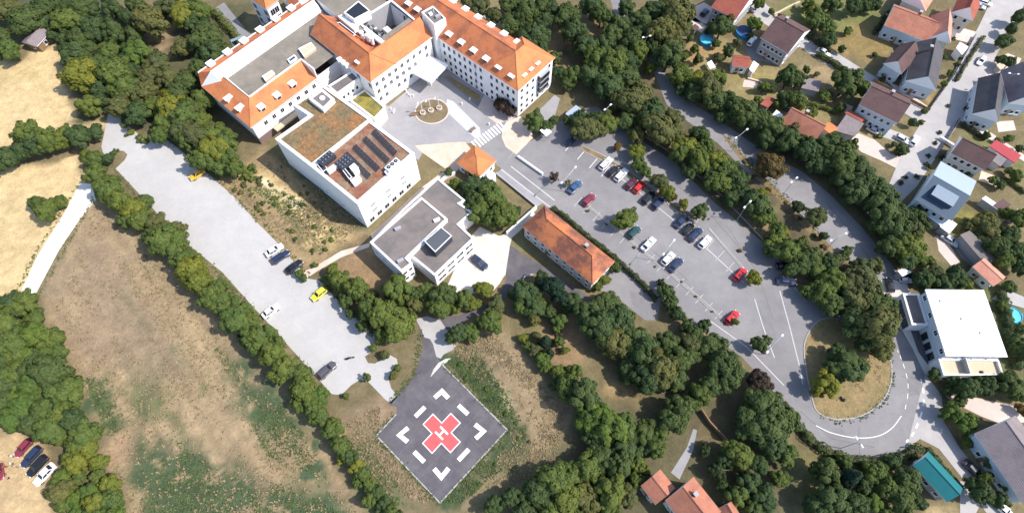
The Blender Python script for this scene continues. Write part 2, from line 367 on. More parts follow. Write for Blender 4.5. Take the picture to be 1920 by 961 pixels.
    paint([(265, 820), (330, 800), (400, 870), (560, 910), (640, 961), (660, 1050), (300, 1050), (240, 900)], (0.048, 0.074, 0.034), 2, 1.5, 0.95, 0.33, 3.0, 31)
    paint([(395, 640), (440, 650), (520, 740), (590, 830), (640, 940), (600, 960), (500, 850), (430, 740)], dgreen, 1.5, 1.2, 0.95, 0.28, 2.6, 32)
    paint([(205, 815), (250, 805), (235, 870), (215, 860)], (0.30, 0.20, 0.12), 1.5, 0.8, 0.8)
    paint([(470, 830), (620, 820), (640, 900), (520, 900)], (0.31, 0.21, 0.12), 3, 1, 0.7, 0.35, 4)
    paint([(85, 545), (160, 420), (210, 470), (300, 620), (330, 700), (150, 700)], (0.235, 0.170, 0.112), 4, 1, 0.6)
    # yard with vehicles, bottom-left
    paint([(-60, 815), (40, 815), (85, 850), (95, 900), (95, 1000), (-60, 1000)], (0.42, 0.30, 0.16), 1.0)
    # around the helipad
    paint([(615, 790), (720, 740), (740, 770), (706, 816), (800, 925), (760, 1000), (680, 900)], (0.225, 0.160, 0.098), 1.2)
    paint([(640, 800), (700, 850), (780, 950), (700, 960), (650, 880)], green, 1.4, 1.2, 0.85, 0.30, 2.0, 41)
    paint([(830, 655), (900, 615), (960, 620), (1010, 700), (1060, 760), (1075, 830), (1040, 880), (940, 930), (830, 960), (951, 805)], (0.240, 0.175, 0.102), 1.2)
    paint([(832, 672), (900, 662), (925, 700), (955, 760), (1000, 790), (985, 850), (930, 900), (860, 945), (830, 940), (952, 805)], (0.045, 0.070, 0.030), 1.2, 1.0, 0.97, 0.16, 2.2, 42)
    paint([(900, 700), (925, 695), (965, 760), (960, 790)], (0.30, 0.27, 0.15), 1, 0.8, 0.7, 0.4, 2, 43)
    paint([(880, 900), (960, 860), (1060, 830), (1040, 890), (900, 950)], (0.13, 0.125, 0.06), 2, 1, 0.6, 0.35, 2.5, 44)
    # bank between the pale car park and the green-roof block
    paint([(410, 345), (480, 285), (520, 275), (640, 395), (690, 432), (600, 500), (560, 500), (500, 440)], (0.27, 0.19, 0.10), 1.2)
    paint([(470, 310), (540, 335), (600, 390), (650, 440), (620, 470), (560, 430), (500, 370)], (0.50, 0.37, 0.17), 1.3, 1.0, 0.95, 0.22, 2.0, 51)
    paint([(480, 330), (530, 345), (590, 400), (570, 410), (510, 360)], (0.64, 0.54, 0.37), 0.8, 0.8, 0.95, 0.38, 1.4, 52)
    paint([(480, 350), (540, 360), (640, 440), (600, 480)], (0.11, 0.11, 0.045), 1.5, 1, 0.7, 0.52, 1.8, 53)
    paint([(500, 282), (525, 270), (690, 425), (660, 430), (600, 385)], (0.105, 0.10, 0.05), 0.8, 0.5)  # block's cast shadow along its foot, painted into the ground colour
    paint([(600, 500), (690, 455), (760, 510), (720, 560), (640, 520)], (0.25, 0.165, 0.09), 1.2)
    # garden south of the long tiled building
    paint([(940, 590), (1060, 575), (1110, 640), (1080, 700), (1010, 690), (960, 630)], (0.155, 0.125, 0.06), 2)
    paint([(1010, 620), (1080, 600), (1090, 680), (1050, 690)], (0.25, 0.165, 0.09), 1.5, 1, .9)
    paint([(1130, 710), (1180, 715), (1230, 750), (1200, 770), (1140, 750)], (0.40, 0.27, 0.125), 1.2)
    paint([(955, 458), (975, 445), (1030, 495), (1010, 495)], (0.16, 0.15, 0.065), 0.7, .4)
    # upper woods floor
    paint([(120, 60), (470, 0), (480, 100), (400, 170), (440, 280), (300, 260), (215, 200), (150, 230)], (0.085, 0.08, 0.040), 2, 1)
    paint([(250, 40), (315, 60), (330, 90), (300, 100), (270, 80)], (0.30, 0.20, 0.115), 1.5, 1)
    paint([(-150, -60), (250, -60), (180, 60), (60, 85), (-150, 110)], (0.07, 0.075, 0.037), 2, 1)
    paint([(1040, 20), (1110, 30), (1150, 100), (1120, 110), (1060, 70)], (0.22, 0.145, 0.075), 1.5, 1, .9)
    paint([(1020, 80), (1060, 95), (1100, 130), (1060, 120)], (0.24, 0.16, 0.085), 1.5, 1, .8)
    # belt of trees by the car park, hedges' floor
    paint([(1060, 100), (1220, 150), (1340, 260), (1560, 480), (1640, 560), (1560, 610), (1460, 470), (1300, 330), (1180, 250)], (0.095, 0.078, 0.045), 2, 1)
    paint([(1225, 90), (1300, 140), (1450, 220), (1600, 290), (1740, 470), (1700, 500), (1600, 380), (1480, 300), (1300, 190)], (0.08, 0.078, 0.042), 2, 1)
    # village gardens
    paint([(1265, 60), (1330, 60), (1470, 130), (1560, 180), (1640, 260), (1460, 215), (1290, 140)], (0.235, 0.185, 0.085), 1.5, 1)
    paint([(1265, 75), (1330, 80), (1360, 100), (1290, 115)], (0.29, 0.185, 0.085), 1.2, 1)
    paint([(1375, 140), (1440, 120), (1460, 180), (1400, 175)], (0.24, 0.195, 0.08), 1.2, 1)
    paint([(1565, 25), (1660, 40), (1680, 70), (1640, 120), (1560, 95)], (0.215, 0.155, 0.062), 1.0, .7)
    paint([(1440, 10), (1580, 0), (1640, -30), (1660, 30), (1560, 70)], (0.155, 0.155, 0.055), 1.5, 1)
    paint([(1500, 110), (1570, 130), (1560, 150), (1500, 140)], (0.26, 0.195, 0.11), 1.2, .8)
    paint([(1690, 190), (1740, 205), (1720, 230)], (0.20, 0.16, 0.07), 0.8, .4)
    paint([(1740, 185), (1760, 150), (1742, 205)], (0.27, 0.18, 0.08), 0.8, .4)
    paint([(1760, 420), (1820, 400), (1860, 440), (1850, 480), (1790, 450)], (0.185, 0.16, 0.05), 1.5, 1)
    paint([(1700, 500), (1830, 480), (1930, 560), (1930, 720), (1880, 690), (1740, 530)], (0.11, 0.11, 0.045), 1.5, 1)
    paint([(1790, 220), (1850, 240), (1930, 310), (1930, 330), (1800, 260)], (0.15, 0.145, 0.055), 1, .7)
    # south-east slope
    paint([(1300, 790), (1350, 770), (1370, 820), (1340, 850), (1310, 830)], (0.27, 0.175, 0.085), 1.2, 1)
    paint([(1480, 830), (1540, 870), (1560, 961), (1460, 961), (1500, 900)], (0.155, 0.14, 0.055), 1.5, 1)
    paint([(1720, 940), (1790, 955), (1740, 980)], (0.3, 0.23, 0.12), 1, .5)
    paint([(1770, 790), (1800, 790), (1860, 880), (1840, 890)], (0.30, 0.225, 0.10), 1, .6)
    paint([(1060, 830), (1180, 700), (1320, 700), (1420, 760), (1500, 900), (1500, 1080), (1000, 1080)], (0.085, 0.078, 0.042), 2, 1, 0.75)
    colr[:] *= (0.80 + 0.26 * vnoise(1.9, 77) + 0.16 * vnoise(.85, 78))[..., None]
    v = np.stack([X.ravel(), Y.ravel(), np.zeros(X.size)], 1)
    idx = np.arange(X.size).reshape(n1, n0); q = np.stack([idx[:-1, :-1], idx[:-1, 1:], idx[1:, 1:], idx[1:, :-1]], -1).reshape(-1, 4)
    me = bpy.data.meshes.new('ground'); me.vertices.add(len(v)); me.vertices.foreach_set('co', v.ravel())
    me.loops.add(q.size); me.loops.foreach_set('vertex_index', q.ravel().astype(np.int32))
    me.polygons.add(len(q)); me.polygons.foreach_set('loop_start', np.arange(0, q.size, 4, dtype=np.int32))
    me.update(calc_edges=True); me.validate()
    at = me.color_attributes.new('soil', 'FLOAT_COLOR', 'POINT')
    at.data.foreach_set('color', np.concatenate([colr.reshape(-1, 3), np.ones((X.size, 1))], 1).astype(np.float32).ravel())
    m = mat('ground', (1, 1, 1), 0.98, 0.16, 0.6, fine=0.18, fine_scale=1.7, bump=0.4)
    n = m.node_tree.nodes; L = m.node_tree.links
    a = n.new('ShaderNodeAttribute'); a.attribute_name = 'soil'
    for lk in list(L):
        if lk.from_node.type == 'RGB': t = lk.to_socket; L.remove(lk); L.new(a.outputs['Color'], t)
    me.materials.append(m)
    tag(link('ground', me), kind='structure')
build_ground()

# ================================================================== PAVING
Z1, Z2, Z3, Z4 = 0.02, 0.026, 0.032, 0.038
structure('car_park', [(203, 214), (210, 207), (220, 210), (228, 228), (240, 236), (258, 250), (268, 261), (282, 263), (302, 254), (330, 275), (400, 335), (440, 370), (480, 415), (516, 451), (560, 500), (578, 522),
    (600, 526), (640, 570), (714, 640), (706, 652), (684, 668), (690, 680), (703, 681), (718, 672), (731, 665), (744, 672), (746, 684), (732, 696), (728, 710), (734, 728), (746, 743), (733, 756), (722, 748), (703, 728), (690, 715), (675, 711), (658, 722), (640, 740), (622, 738),
    (501, 603), (473, 573), (417, 510), (360, 464), (300, 405), (217, 316), (234, 300), (239, 290), (232, 283), (222, 282), (205, 296), (195, 292), (190, 275)], Z1, 'concrete_pale')
structure('path', [(150, 343), (172, 345), (180, 375), (150, 410), (110, 470), (62, 560), (33, 560), (70, 480), (120, 400)], Z1, 'gravel_white')
structure('path', [(100, 300), (155, 270), (185, 240), (190, 262), (150, 290)], Z1, 'soil_dry')
# access road to the helipad and the yard
structure('road', [(727, 757), (751, 735), (778, 701), (793, 653), (788, 620), (780, 598), (800, 592), (822, 598), (870, 588), (912, 568), (936, 548), (945, 525), (954, 457), (985, 480), (1027, 503), (1095, 549), (1110, 565), (1085, 562), (1050, 535), (1005, 512), (985, 517), (972, 537), (952, 556), (915, 580), (870, 604), (835, 622), (815, 650), (822, 672), (829, 684), (806, 709), (772, 747), (743, 778), (744, 762)], Z1, 'asphalt_dark')
structure('road', [(780, 598), (800, 592), (826, 600), (838, 618), (860, 640), (850, 655), (832, 664), (826, 672), (818, 668), (812, 645), (806, 635), (796, 632), (790, 618)], Z2, 'asphalt_road')
structure('pavement', [(806, 709), (813, 692), (822, 680), (836, 672), (846, 671), (829, 685)], Z3, 'concrete_white')
structure('yard', [(885, 440), (900, 425), (935, 442), (962, 440), (956, 460), (947, 520), (925, 545), (880, 550), (835, 545), (850, 510)], Z2, 'concrete_white')
structure('path', [(560, 512), (590, 500), (640, 470), (694, 455), (692, 463), (640, 482), (600, 505), (572, 523)], Z1, 'paver_tan')
structure('path', [(940, 442), (985, 410), (1000, 398), (1006, 404), (975, 432), (955, 450)], Z3, 'concrete_white')
structure('path', [(695, 440), (780, 360), (835, 318), (845, 325), (800, 360), (760, 395), (700, 452)], Z1, 'paver_tan')
structure('path', [(905, 565), (932, 540), (946, 516), (951, 520), (940, 545), (912, 574)], Z4, 'soil_dry')
# the big car park and its ring road
structure('car_park', [(938, 318), (960, 288), (1000, 262), (1035, 240), (1080, 205), (1120, 200), (1180, 250), (1260, 300), (1340, 380), (1450, 470), (1520, 560), (1640, 600), (1690, 620), (1712, 655), (1737, 700), (1745, 760), (1730, 815),
    (1690, 846), (1640, 857), (1590, 852), (1545, 838), (1510, 810), (1470, 765), (1420, 700), (1390, 668), (1310, 612), (1240, 555), (1232, 600), (1210, 600), (1160, 560), (1118, 540), (1155, 492), (1050, 412), (1019, 384)], Z1, 'asphalt')
structure('road', [(1735, 700), (1765, 740), (1770, 790), (1800, 840), (1850, 900), (1890, 961), (1850, 961), (1800, 890), (1760, 840), (1725, 822), (1700, 840)], Z2, 'asphalt_road')
structure('yard', [(1640, 530), (1665, 522), (1700, 530), (1725, 600), (1757, 700), (1735, 703), (1712, 655), (1692, 620), (1660, 590)], Z2, 'concrete_white')
structure('yard', [(1688, 565), (1705, 575), (1755, 690), (1748, 694), (1722, 660)], Z3, 'asphalt_dark')
structure('path', [(1770, 740), (1830, 745), (1900, 760), (1930, 790), (1880, 795), (1840, 780), (1800, 760)], Z1, 'paver_pink')
# upper road behind the tree belt
structure('road', [(1130, -60), (1160, -60), (1180, 10), (1215, 75), (1232, 110), (1262, 162), (1300, 195), (1345, 222), (1400, 262), (1460, 300), (1505, 322), (1560, 368), (1620, 430), (1675, 500), (1700, 535), (1670, 540), (1630, 520), (1560, 470), (1500, 410), (1440, 352), (1395, 318), (1345, 268), (1290, 228), (1250, 196), (1228, 140), (1195, 95), (1150, 20)], Z1, 'asphalt')
structure('verge', [(1352, 250), (1362, 256), (1400, 297), (1445, 342), (1480, 378), (1530, 432), (1575, 478), (1568, 482), (1520, 440), (1470, 385), (1425, 338), (1390, 303)], Z2, 'soil_dry')
# village streets
structure('road', [(1360, -40), (1385, -40), (1440, 12), (1500, 52), (1560, 94), (1650, 150), (1745, 212), (1735, 236), (1640, 178), (1550, 122), (1480, 75), (1420, 36)], Z1, 'asphalt_road')
structure('road', [(1878, -40), (1935, -60), (1920, 10), (1893, 55), (1855, 130), (1805, 220), (1762, 285), (1718, 350), (1690, 378), (1660, 362), (1690, 290), (1722, 238), (1745, 200), (1782, 145), (1835, 50)], Z2, 'asphalt_road')
structure('pavement', [(1788, 218), (1800, 214), (1860, 250), (1935, 300), (1935, 312), (1860, 265)], Z1, 'paver_pink')
structure('driveway', [(1590, 262), (1610, 250), (1640, 262), (1672, 290), (1700, 280), (1690, 320), (1650, 300), (1615, 285)], Z1, 'paver_pink')
structure('driveway', [(1650, 235), (1690, 250), (1712, 262), (1706, 275), (1650, 255)], Z1, 'asphalt_road')
structure('driveway', [(1660, 150), (1690, 165), (1740, 200), (1735, 212), (1690, 180)], Z3, 'paver_pink')
structure('driveway', [(1285, 20), (1320, 5), (1345, 20), (1325, 45), (1300, 40)], Z1, 'paver_pink')
structure('driveway', [(1395, 85), (1425, 75), (1470, 110), (1450, 120), (1405, 110)], Z1, 'asphalt')
structure('driveway', [(1785, 455), (1815, 445), (1870, 490), (1840, 515), (1800, 480)], Z1, 'asphalt')
structure('driveway', [(1755, 440), (1775, 450), (1800, 490), (1785, 500), (1760, 470)], Z1, 'paver_pink')
structure('driveway', [(1860, 560), (1880, 540), (1930, 560), (1930, 580)], Z1, 'asphalt_road')
structure('path', [(1258, 885), (1288, 838), (1300, 803), (1307, 806), (1299, 845), (1274, 898)], Z1, 'paver_grey')
structure('path', [(1800, 900), (1850, 920), (1830, 961), (1800, 980)], Z1, 'asphalt_road')
# paths at the top
structure('road', [(395, 20), (420, 5), (460, 55), (500, 80), (560, 60), (520, 90), (470, 95), (420, 50)], Z1, 'asphalt')
structure('path', [(905, 30), (930, 28), (950, 50), (930, 58)], Z1, 'asphalt_road')
# plaza
structure('plaza', [(700, 225), (720, 195), (765, 160), (815, 110), (850, 115), (970, 222), (1000, 245), (960, 290), (940, 315), (928, 300), (890, 268), (800, 272), (785, 300), (745, 280)], Z2, 'paver_grey')
structure('road', [(832, 146), (842, 140), (935, 214), (965, 240), (962, 285), (940, 316), (905, 290), (893, 268), (936, 232)], Z3, 'asphalt')
structure('pavement', [(778, 273), (845, 267), (872, 266), (884, 280), (882, 296), (855, 322), (842, 321), (812, 300), (790, 285)], Z3, 'paver_tan')
structure('pavement', [(942, 240), (950, 228), (975, 218), (995, 240), (1000, 258), (968, 290), (948, 275), (941, 258)], Z4, 'paver_tan')
structure('pavement', [(895, 204), (908, 178), (926, 192), (970, 216), (955, 226), (932, 232)], Z4, 'paver_pink')
structure('pavement', [(1000, 215), (1018, 200), (1040, 178), (1050, 185), (1036, 232), (1010, 232)], Z2, 'paver_grey')
structure('lawn', [(836, 143), (868, 158), (902, 180), (896, 190), (862, 168)], Z4, 'grass_dry')
structure('lawn', [(718, 192), (758, 160), (768, 166), (728, 200)], Z4, 'island_turf')
pl = structure('pavement', [(838, 186), (850, 190), (900, 240), (902, 256), (892, 260), (880, 250), (836, 208)], Z4, 'paver_pale')
structure('pavement', [(930, 324), (942, 316), (1020, 380), (1006, 388)], Z4, 'paver_grey')

def island(name, px, m, n=6, z=0.13, k='kerb', sm=True):
    P = [W2(*p) for p in px]
    if sm: P = smooth_line(P, n, True)
    b = MB(); I = inset(P, 0.22); b.ring(P, I, 0, z, 0); b.sheet(I, z - 0.03, 1)
    tag(b.build(name, [k, m]), kind='structure')
island('traffic_island', [(1508, 640), (1535, 600), (1580, 600), (1640, 640), (1668, 668), (1672, 712), (1655, 752), (1615, 780), (1565, 786), (1532, 772), (1520, 740), (1510, 690)], 'grass_dry')
# the oval island with a pale ring
cx, cy = W2(810, 209); rx, ry = 30 * scale_at(810, 209), (W2(810, 187) - W2(810, 231)).length / 2
ov = [(cx + rx * math.cos(t), cy + ry * math.sin(t)) for t in [2 * math.pi * k / 48 for k in range(48)]]
b = MB(); b.ring([(cx + (x - cx) * 1.09, cy + (y - cy) * 1.09) for x, y in ov], ov, 0, 0.16, 0); b.sheet(ov, 0.13, 1)
tag(b.build('flower_bed', ['paver_pink', 'island_turf']), kind='structure')
island('planting_strip', [(1085, 270), (1130, 290), (1180, 320), (1240, 365), (1250, 385), (1205, 352), (1150, 312), (1095, 285)], 'soil_dry', sm=False)
island('planting_strip', [(1245, 370), (1300, 402), (1312, 408), (1306, 418), (1255, 388)], 'soil_dry', sm=False)
island('planting_strip', [(1327, 428), (1331, 428), (1405, 513), (1401, 516)], 'soil_dark', sm=False)
island('planting_strip', [(1099, 386), (1103, 384), (1300, 546), (1373, 612), (1368, 614), (1294, 547)], 'soil_dark', sm=False)
island('planting_strip', [(1190, 245), (1250, 282), (1350, 365), (1442, 462), (1490, 540), (1510, 565), (1560, 540), (1470, 440), (1360, 325), (1260, 245), (1190, 225)], 'soil_dry', sm=False)

structure('patio', [(1300, 30), (1325, 50), (1315, 62), (1290, 45)], Z1, 'paver_pink')
structure('patio', [(1690, 70), (1730, 82), (1722, 96), (1688, 84)], Z1, 'paver_pink')
structure('patio', [(1795, 50), (1830, 60), (1822, 82), (1790, 74)], Z1, 'paver_pink')
structure('patio', [(1575, 190), (1600, 200), (1590, 214), (1570, 206)], Z1, 'paver_pink')
structure('patio', [(1840, 320), (1880, 335), (1870, 350), (1835, 338)], Z1, 'paver_tan')
structure('patio', [(1395, 150), (1425, 150), (1418, 165), (1392, 163)], Z1, 'paver_pink')
structure('patio', [(1760, 205), (1782, 212), (1772, 240), (1752, 232)], Z1, 'paver_pink')
structure('patio', [(1868, 228), (1900, 226), (1905, 244), (1872, 248)], Z1, 'paver_pink')
structure('patio', [(1830, 60), (1850, 50), (1845, 75), (1830, 80)], Z1, 'grass_dry')
structure('driveway', [(1845, 120), (1890, 100), (1915, 110), (1905, 130), (1850, 150)], Z1, 'paver_pink')
# ---- patches and seams in the asphalt
structure('asphalt_repair', [(1420, 580), (1440, 572), (1462, 660), (1440, 668)], Z1 + .004, 'asphalt_patch')
structure('asphalt_repair', [(1040, 270), (1065, 262), (1120, 310), (1100, 322)], Z1 + .004, 'asphalt_patch')
structure('asphalt_repair', [(1560, 818), (1590, 828), (1586, 846), (1556, 834)], Z1 + .004, 'asphalt_patch')
structure('asphalt_repair', [(1700, 700), (1722, 700), (1724, 740), (1704, 742)], Z1 + .004, 'asphalt_patch')
structure('asphalt_repair', [(1180, 545), (1210, 550), (1215, 590), (1185, 570)], Z1 + .004, 'asphalt_patch')
marking([[(1150, 400), (1200, 450), (1290, 525)], [(1360, 420), (1420, 510), (1450, 600)], [(1250, 330), (1330, 400), (1400, 480)], [(1500, 770), (1560, 822), (1640, 838)], [(1690, 705), (1730, 710)], [(1610, 800), (1612, 856)], [(1550, 380), (1600, 440), (1640, 500)]], .14, Z1 + .007, 'tar_seam', 'asphalt_seam')
marking([[(1320 + i * 19, 428 + i * 21), (1304 + i * 19, 446 + i * 21)] for i in range(1, 5)] + [[(1060 + i * 17, 372 + i * 14), (1074 + i * 17, 356 + i * 14)] for i in range(1, 7)] + [[(1196 + i * 18, 478 + i * 15), (1210 + i * 18, 462 + i * 15)] for i in range(0, 9)], .12, .03, 'paint_worn')
# ---- painted lines
u = (W2(940, 246) - W2(893, 270)); zc = []
for k in range(11):
    a = W2(942, 236).lerp(W2(890, 272), k / 10)
    d = (W2(936, 232) - W2(948, 245)).normalized() * 1.45
    zc.append((a - d, a + d))
b = MB()
for a, c in zc: b.strip([a, c], 0.5, 0.046)
tag(b.build('zebra_crossing', 'paint_white'), kind='structure')
marking([[(1060 + i * 22.5, 283 + i * 16), (1075 + i * 22.5, 266 + i * 15.5)] for i in range(4)], 0.14, 0.03, 'paint_white')
marking([[(1135, 312), (1205, 365), (1262, 412), (1330, 470), (1395, 530)], [(1415, 560), (1430, 610), (1452, 670)], [(1462, 545), (1480, 610), (1500, 690), (1505, 720)], [(1330, 600), (1400, 650), (1470, 722)]], 0.22, 0.03, 'paint_worn')
marking([[(940, 318), (1018, 378), (1060, 410)], [(958, 312), (1040, 376)]], 0.3, 0.05, 'paint_worn')
ring = smooth_line([W2(*p) for p in [(1530, 797), (1560, 811), (1605, 820), (1645, 817), (1672, 802), (1690, 779)]], 8)
b = MB(); b.strip(ring, 0.15, 0.03)
arc = smooth_line([W2(*p) for p in [(1697, 766), (1702, 740), (1702, 715), (1696, 690), (1688, 668), (1682, 655)]], 8)
for i in range(0, len(arc) - 3, 6): b.strip(arc[i:i + 4], 0.12, 0.03)
arc = smooth_line([W2(*p) for p in [(1699, 828), (1712, 812), (1722, 790), (1731, 760), (1731, 730), (1726, 708)]], 8)
for i in range(0, len(arc) - 3, 6): b.strip(arc[i:i + 4], 0.34, 0.036)
tag(b.build('road_marking', 'paint_white'), kind='structure')

# ================================================================== HELIPAD
def helipad():
    C_ = [W2(829, 683), W2(951, 805), W2(825, 942), W2(706, 816)]
    root = empty('helipad', (*W2(828, 811), 0)); tag(root, 'square dark asphalt helipad painted with a red cross, white corner angles and an H', 'helipad')
    o = root.location.to_2d()
    C_ = [p - o for p in C_]; b = MB(); b.prism(C_, -0.05, 0.05); b.build('slab', 'asphalt_dark', root)
    b = MB(); lp = W2(743, 776) - o
    for p, q in ((C_[0], C_[1]), (C_[1], C_[2]), (C_[2], C_[3]), (C_[3], lp)): b.wall_path([p, q], 0.26, 0, 0.09)
    b.build('edging', 'kerb', root)
    P = lambda x, y: W2(680 + x / 2.6625, 600 + y / 2.6625) - o
    for tri in ([(352, 378), (397, 338), (436, 380)], [(220, 527), (167, 573), (217, 615)], [(348, 748), (393, 800), (438, 745)], [(568, 510), (620, 552), (572, 598)]):
        b = MB(); a0, a1, a2 = [P(*t) for t in tri]; th = 0.95
        d0 = (a0 - a1).normalized(); d2 = (a2 - a1).normalized(); m = (d0 + d2).normalized()
        n0 = Vector((-d0.y, d0.x)); n0 = n0 if n0.dot(m) > 0 else -n0; n2 = Vector((-d2.y, d2.x)); n2 = n2 if n2.dot(m) > 0 else -n2
        inn = a1 + m * th * 1.414
        b.sheet([a1, a0, a0 + n0 * th, inn], 0.056); b.sheet([a1, inn, a2 + n2 * th, a2], 0.056); b.build('corner_angle', 'paint_white', root)
    for p, q in (((263, 480), (311, 432)), ((478, 424), (526, 468)), ((530, 643), (478, 698)), ((257, 655), (308, 706))):
        b = MB(); b.strip([P(*p), P(*q)], 0.92, 0.056); b.build('side_dash', 'paint_white', root)
    e = [P(326, 490), P(463, 488), P(464, 632), P(323, 637)]; c = P(394, 562)
    ax = (e[0] - e[2]).normalized(); ay = (e[1] - e[3]).normalized(); L = 4.0; hw = 1.32
    def cross(L, hw):
        q = []
        for sx, sy in ((1, 1), (-1, 1), (-1, -1), (1, -1)):
            pts = [(L * sx, hw * sy), (hw * sx, hw * sy), (hw * sx, L * sy)]
            q += pts if sx * sy > 0 else pts[::-1]
        return [c + ax * x + ay * y for x, y in q]
    b = MB(); b.sheet(cross(L + .2, hw + .2), 0.056); b.build('cross_border', 'paint_white', root)
    b = MB(); b.sheet(cross(L, hw), 0.062); b.build('cross', 'paint_red', root)
    b = MB()
    for t in (.33, .66):
        b.strip([C_[0].lerp(C_[1], t), C_[3].lerp(C_[2], t)], .06, 0.053); b.strip([C_[0].lerp(C_[3], t), C_[1].lerp(C_[2], t)], .06, 0.0535)
    b.build('joint', 'tar_seam', root)
    b = MB()
    for s in (-1, 1): b.strip([c - ax * 1.15 + ay * 0.72 * s, c + ax * 1.15 + ay * 0.72 * s], 0.4, 0.068)
    b.strip([c - ay * 0.51, c + ay * 0.51], 0.4, 0.068); b.build('letter_h', 'paint_white', root)
helipad()

# ================================================================== BUILDING KIT
_win = {}
def win_mesh(wd, ht, glass='glass_dark', frame='trim_white'):
    k = (round(wd, 2), round(ht, 2), glass, frame)
    if k not in _win:
        f = MB(); t = 0.09
        f.box((0, 0, ht / 2 - t / 2), (wd, 0.10, t)); f.box((0, 0, -ht / 2 + t / 2), (wd, 0.10, t))
        for s in (-1, 1): f.box((s * (wd / 2 - t / 2), 0, 0), (t, 0.10, ht - 2 * t))
        if wd > 1.0: f.box((0, 0.005, 0), (0.06, 0.09, ht - 2 * t))
        f.box((0, 0.05, -ht / 2 - 0.04), (wd + 0.2, 0.22, 0.06))
        p = MB(); p.face([(wd / 2 - t, 0.035, -ht / 2 + t), (-wd / 2 + t, 0.035, -ht / 2 + t), (-wd / 2 + t, 0.035, ht / 2 - t), (wd / 2 - t, 0.035, ht / 2 - t)])
        _win[k] = (f.mesh('window', frame), p.mesh('pane', glass))
    return _win[k]
def windows(root, p0, p1, zs, n, wd=1.15, ht=1.5, m0=1.2, m1=1.2, out=None, skip=(), glass='glass_dark'):
    """n windows in each row zs along the wall p0-p1 (world xy); out = a point on the inner side"""
    o = root.location.to_2d(); p0, p1 = Vector(p0[:2]), Vector(p1[:2]); d = (p1 - p0); L = d.length; d.normalize(); nn = Vector((d.y, -d.x))
    if out is not None and nn.dot(Vector(out[:2]) - p0) > 0: nn = -nn
    rz = math.atan2(nn.y, nn.x) - math.pi / 2
    fm, pm = win_mesh(wd, ht, glass)
    for r, z in enumerate(zs):
        for i in range(n):
            if (r, i) in skip: continue
            t = m0 + (L - m0 - m1) * (i / (n - 1) if n > 1 else 0.5)
            q = p0 + d * t + nn * 0.03 - o
            f = inst('window', fm, root, (q.x, q.y, z), rz); inst('pane', pm, f)
def rel(poly, o): return [Vector((p[0] - o[0], p[1] - o[1])) for p in poly]
def hip_roof(root, R, z, rise, mt, over=0.45, in0=None, in1=None, name='roof', along=None, fascia='trim_white', soff=0.0):
    """hip roof over rectangle R (root space); in0/in1 = how far the ridge ends stand in (0 = gable)"""
    R = ccw(R); e = inset(R, -over)
    if along is None: along = 0 if (R[1] - R[0]).length >= (R[2] - R[1]).length else 1
    A, B, C_, D = (e if along == 0 else e[1:] + e[:1])
    wd = (C_ - B).length; u = (B - A).normalized()
    in0 = wd / 2 if in0 is None else in0; in1 = wd / 2 if in1 is None else in1
    r0 = (A + D) / 2 + u * in0; r1 = (B + C_) / 2 - u * in1
    if (r1 - r0).dot(u) < 0: r0 = r1 = (r0 + r1) / 2
    z0 = z; zr = z + rise; b = MB(); t = 0.16
    g = lambda p, zz: (p.x, p.y, zz)
    b.face([g(A, z0 + t), g(B, z0 + t), g(r1, zr + t), g(r0, zr + t)]); b.face([g(C_, z0 + t), g(D, z0 + t), g(r0, zr + t), g(r1, zr + t)])
    b.face([g(B, z0 + t), g(C_, z0 + t), g(r1, zr + t)], 0 if in1 > 0 else 1); b.face([g(D, z0 + t), g(A, z0 + t), g(r0, zr + t)], 0 if in0 > 0 else 1)
    for p, q in ((A, B), (B, C_), (C_, D), (D, A)): b.face([g(p, z0), g(q, z0), g(q, z0 + t), g(p, z0 + t)], 1)
    b.face([g(A, z0), g(D, z0), g(C_, z0), g(B, z0)], 1)
    ro = b.build(name, [mt, fascia], root)
    c = MB()
    c.tube((*r0, zr + t), (*r1, zr + t), 0.13, n=6) if (r1 - r0).length > .2 else None
    for p, r, i in ((A, r0, in0), (D, r0, in0), (B, r1, in1), (C_, r1, in1)):
        if i > 0: c.tube((p.x, p.y, z0 + t), (r.x, r.y, zr + t), 0.11, n=6)
    if c.v: c.build('ridge_tiles', mt, ro)
    return ro, r0, r1, zr
def gable_walls(b, R, z, rise, along, mi=0):
    R = ccw(R)
    if along: R = R[1:] + R[:1]
    A, B, C_, D = R
    for p, q in ((B, C_), (D, A)):
        m = (p + q) / 2; b.face([(p.x, p.y, z), (q.x, q.y, z), (m.x, m.y, z + rise)], mi)
def flat_block(name, px, h, label, cat, wallm='wall_white', deck='roof_felt', par=0.45, pw=0.35, drop=0.35, group=None, base=0.0, capm='trim_white', hs=None, poly=None):
    P = poly if poly else [W2(*p, h) for p in px]; P = ccw(P)
    c = sum(P, Vector((0, 0))) / len(P); root = empty(name, (c.x, c.y, base)); tag(root, label, cat, group)
    Q = rel(P, c); h = h - base
    b = MB(); b.prism(Q, 0, h - 0.12, cap=False); b.build('wall', wallm, root)
    I = inset(Q, pw); O = inset(Q, -0.06); b = MB(); b.ring(O, I, h - 0.12, h); b.prism(I, h - drop, h - 0.12, cap=False); b.build('parapet', capm, root)
    b = MB(); b.sheet(inset(Q, pw * .5), h - drop); b.build('flat_roof', deck, root)
    root['_h'] = h
    return root, P, c
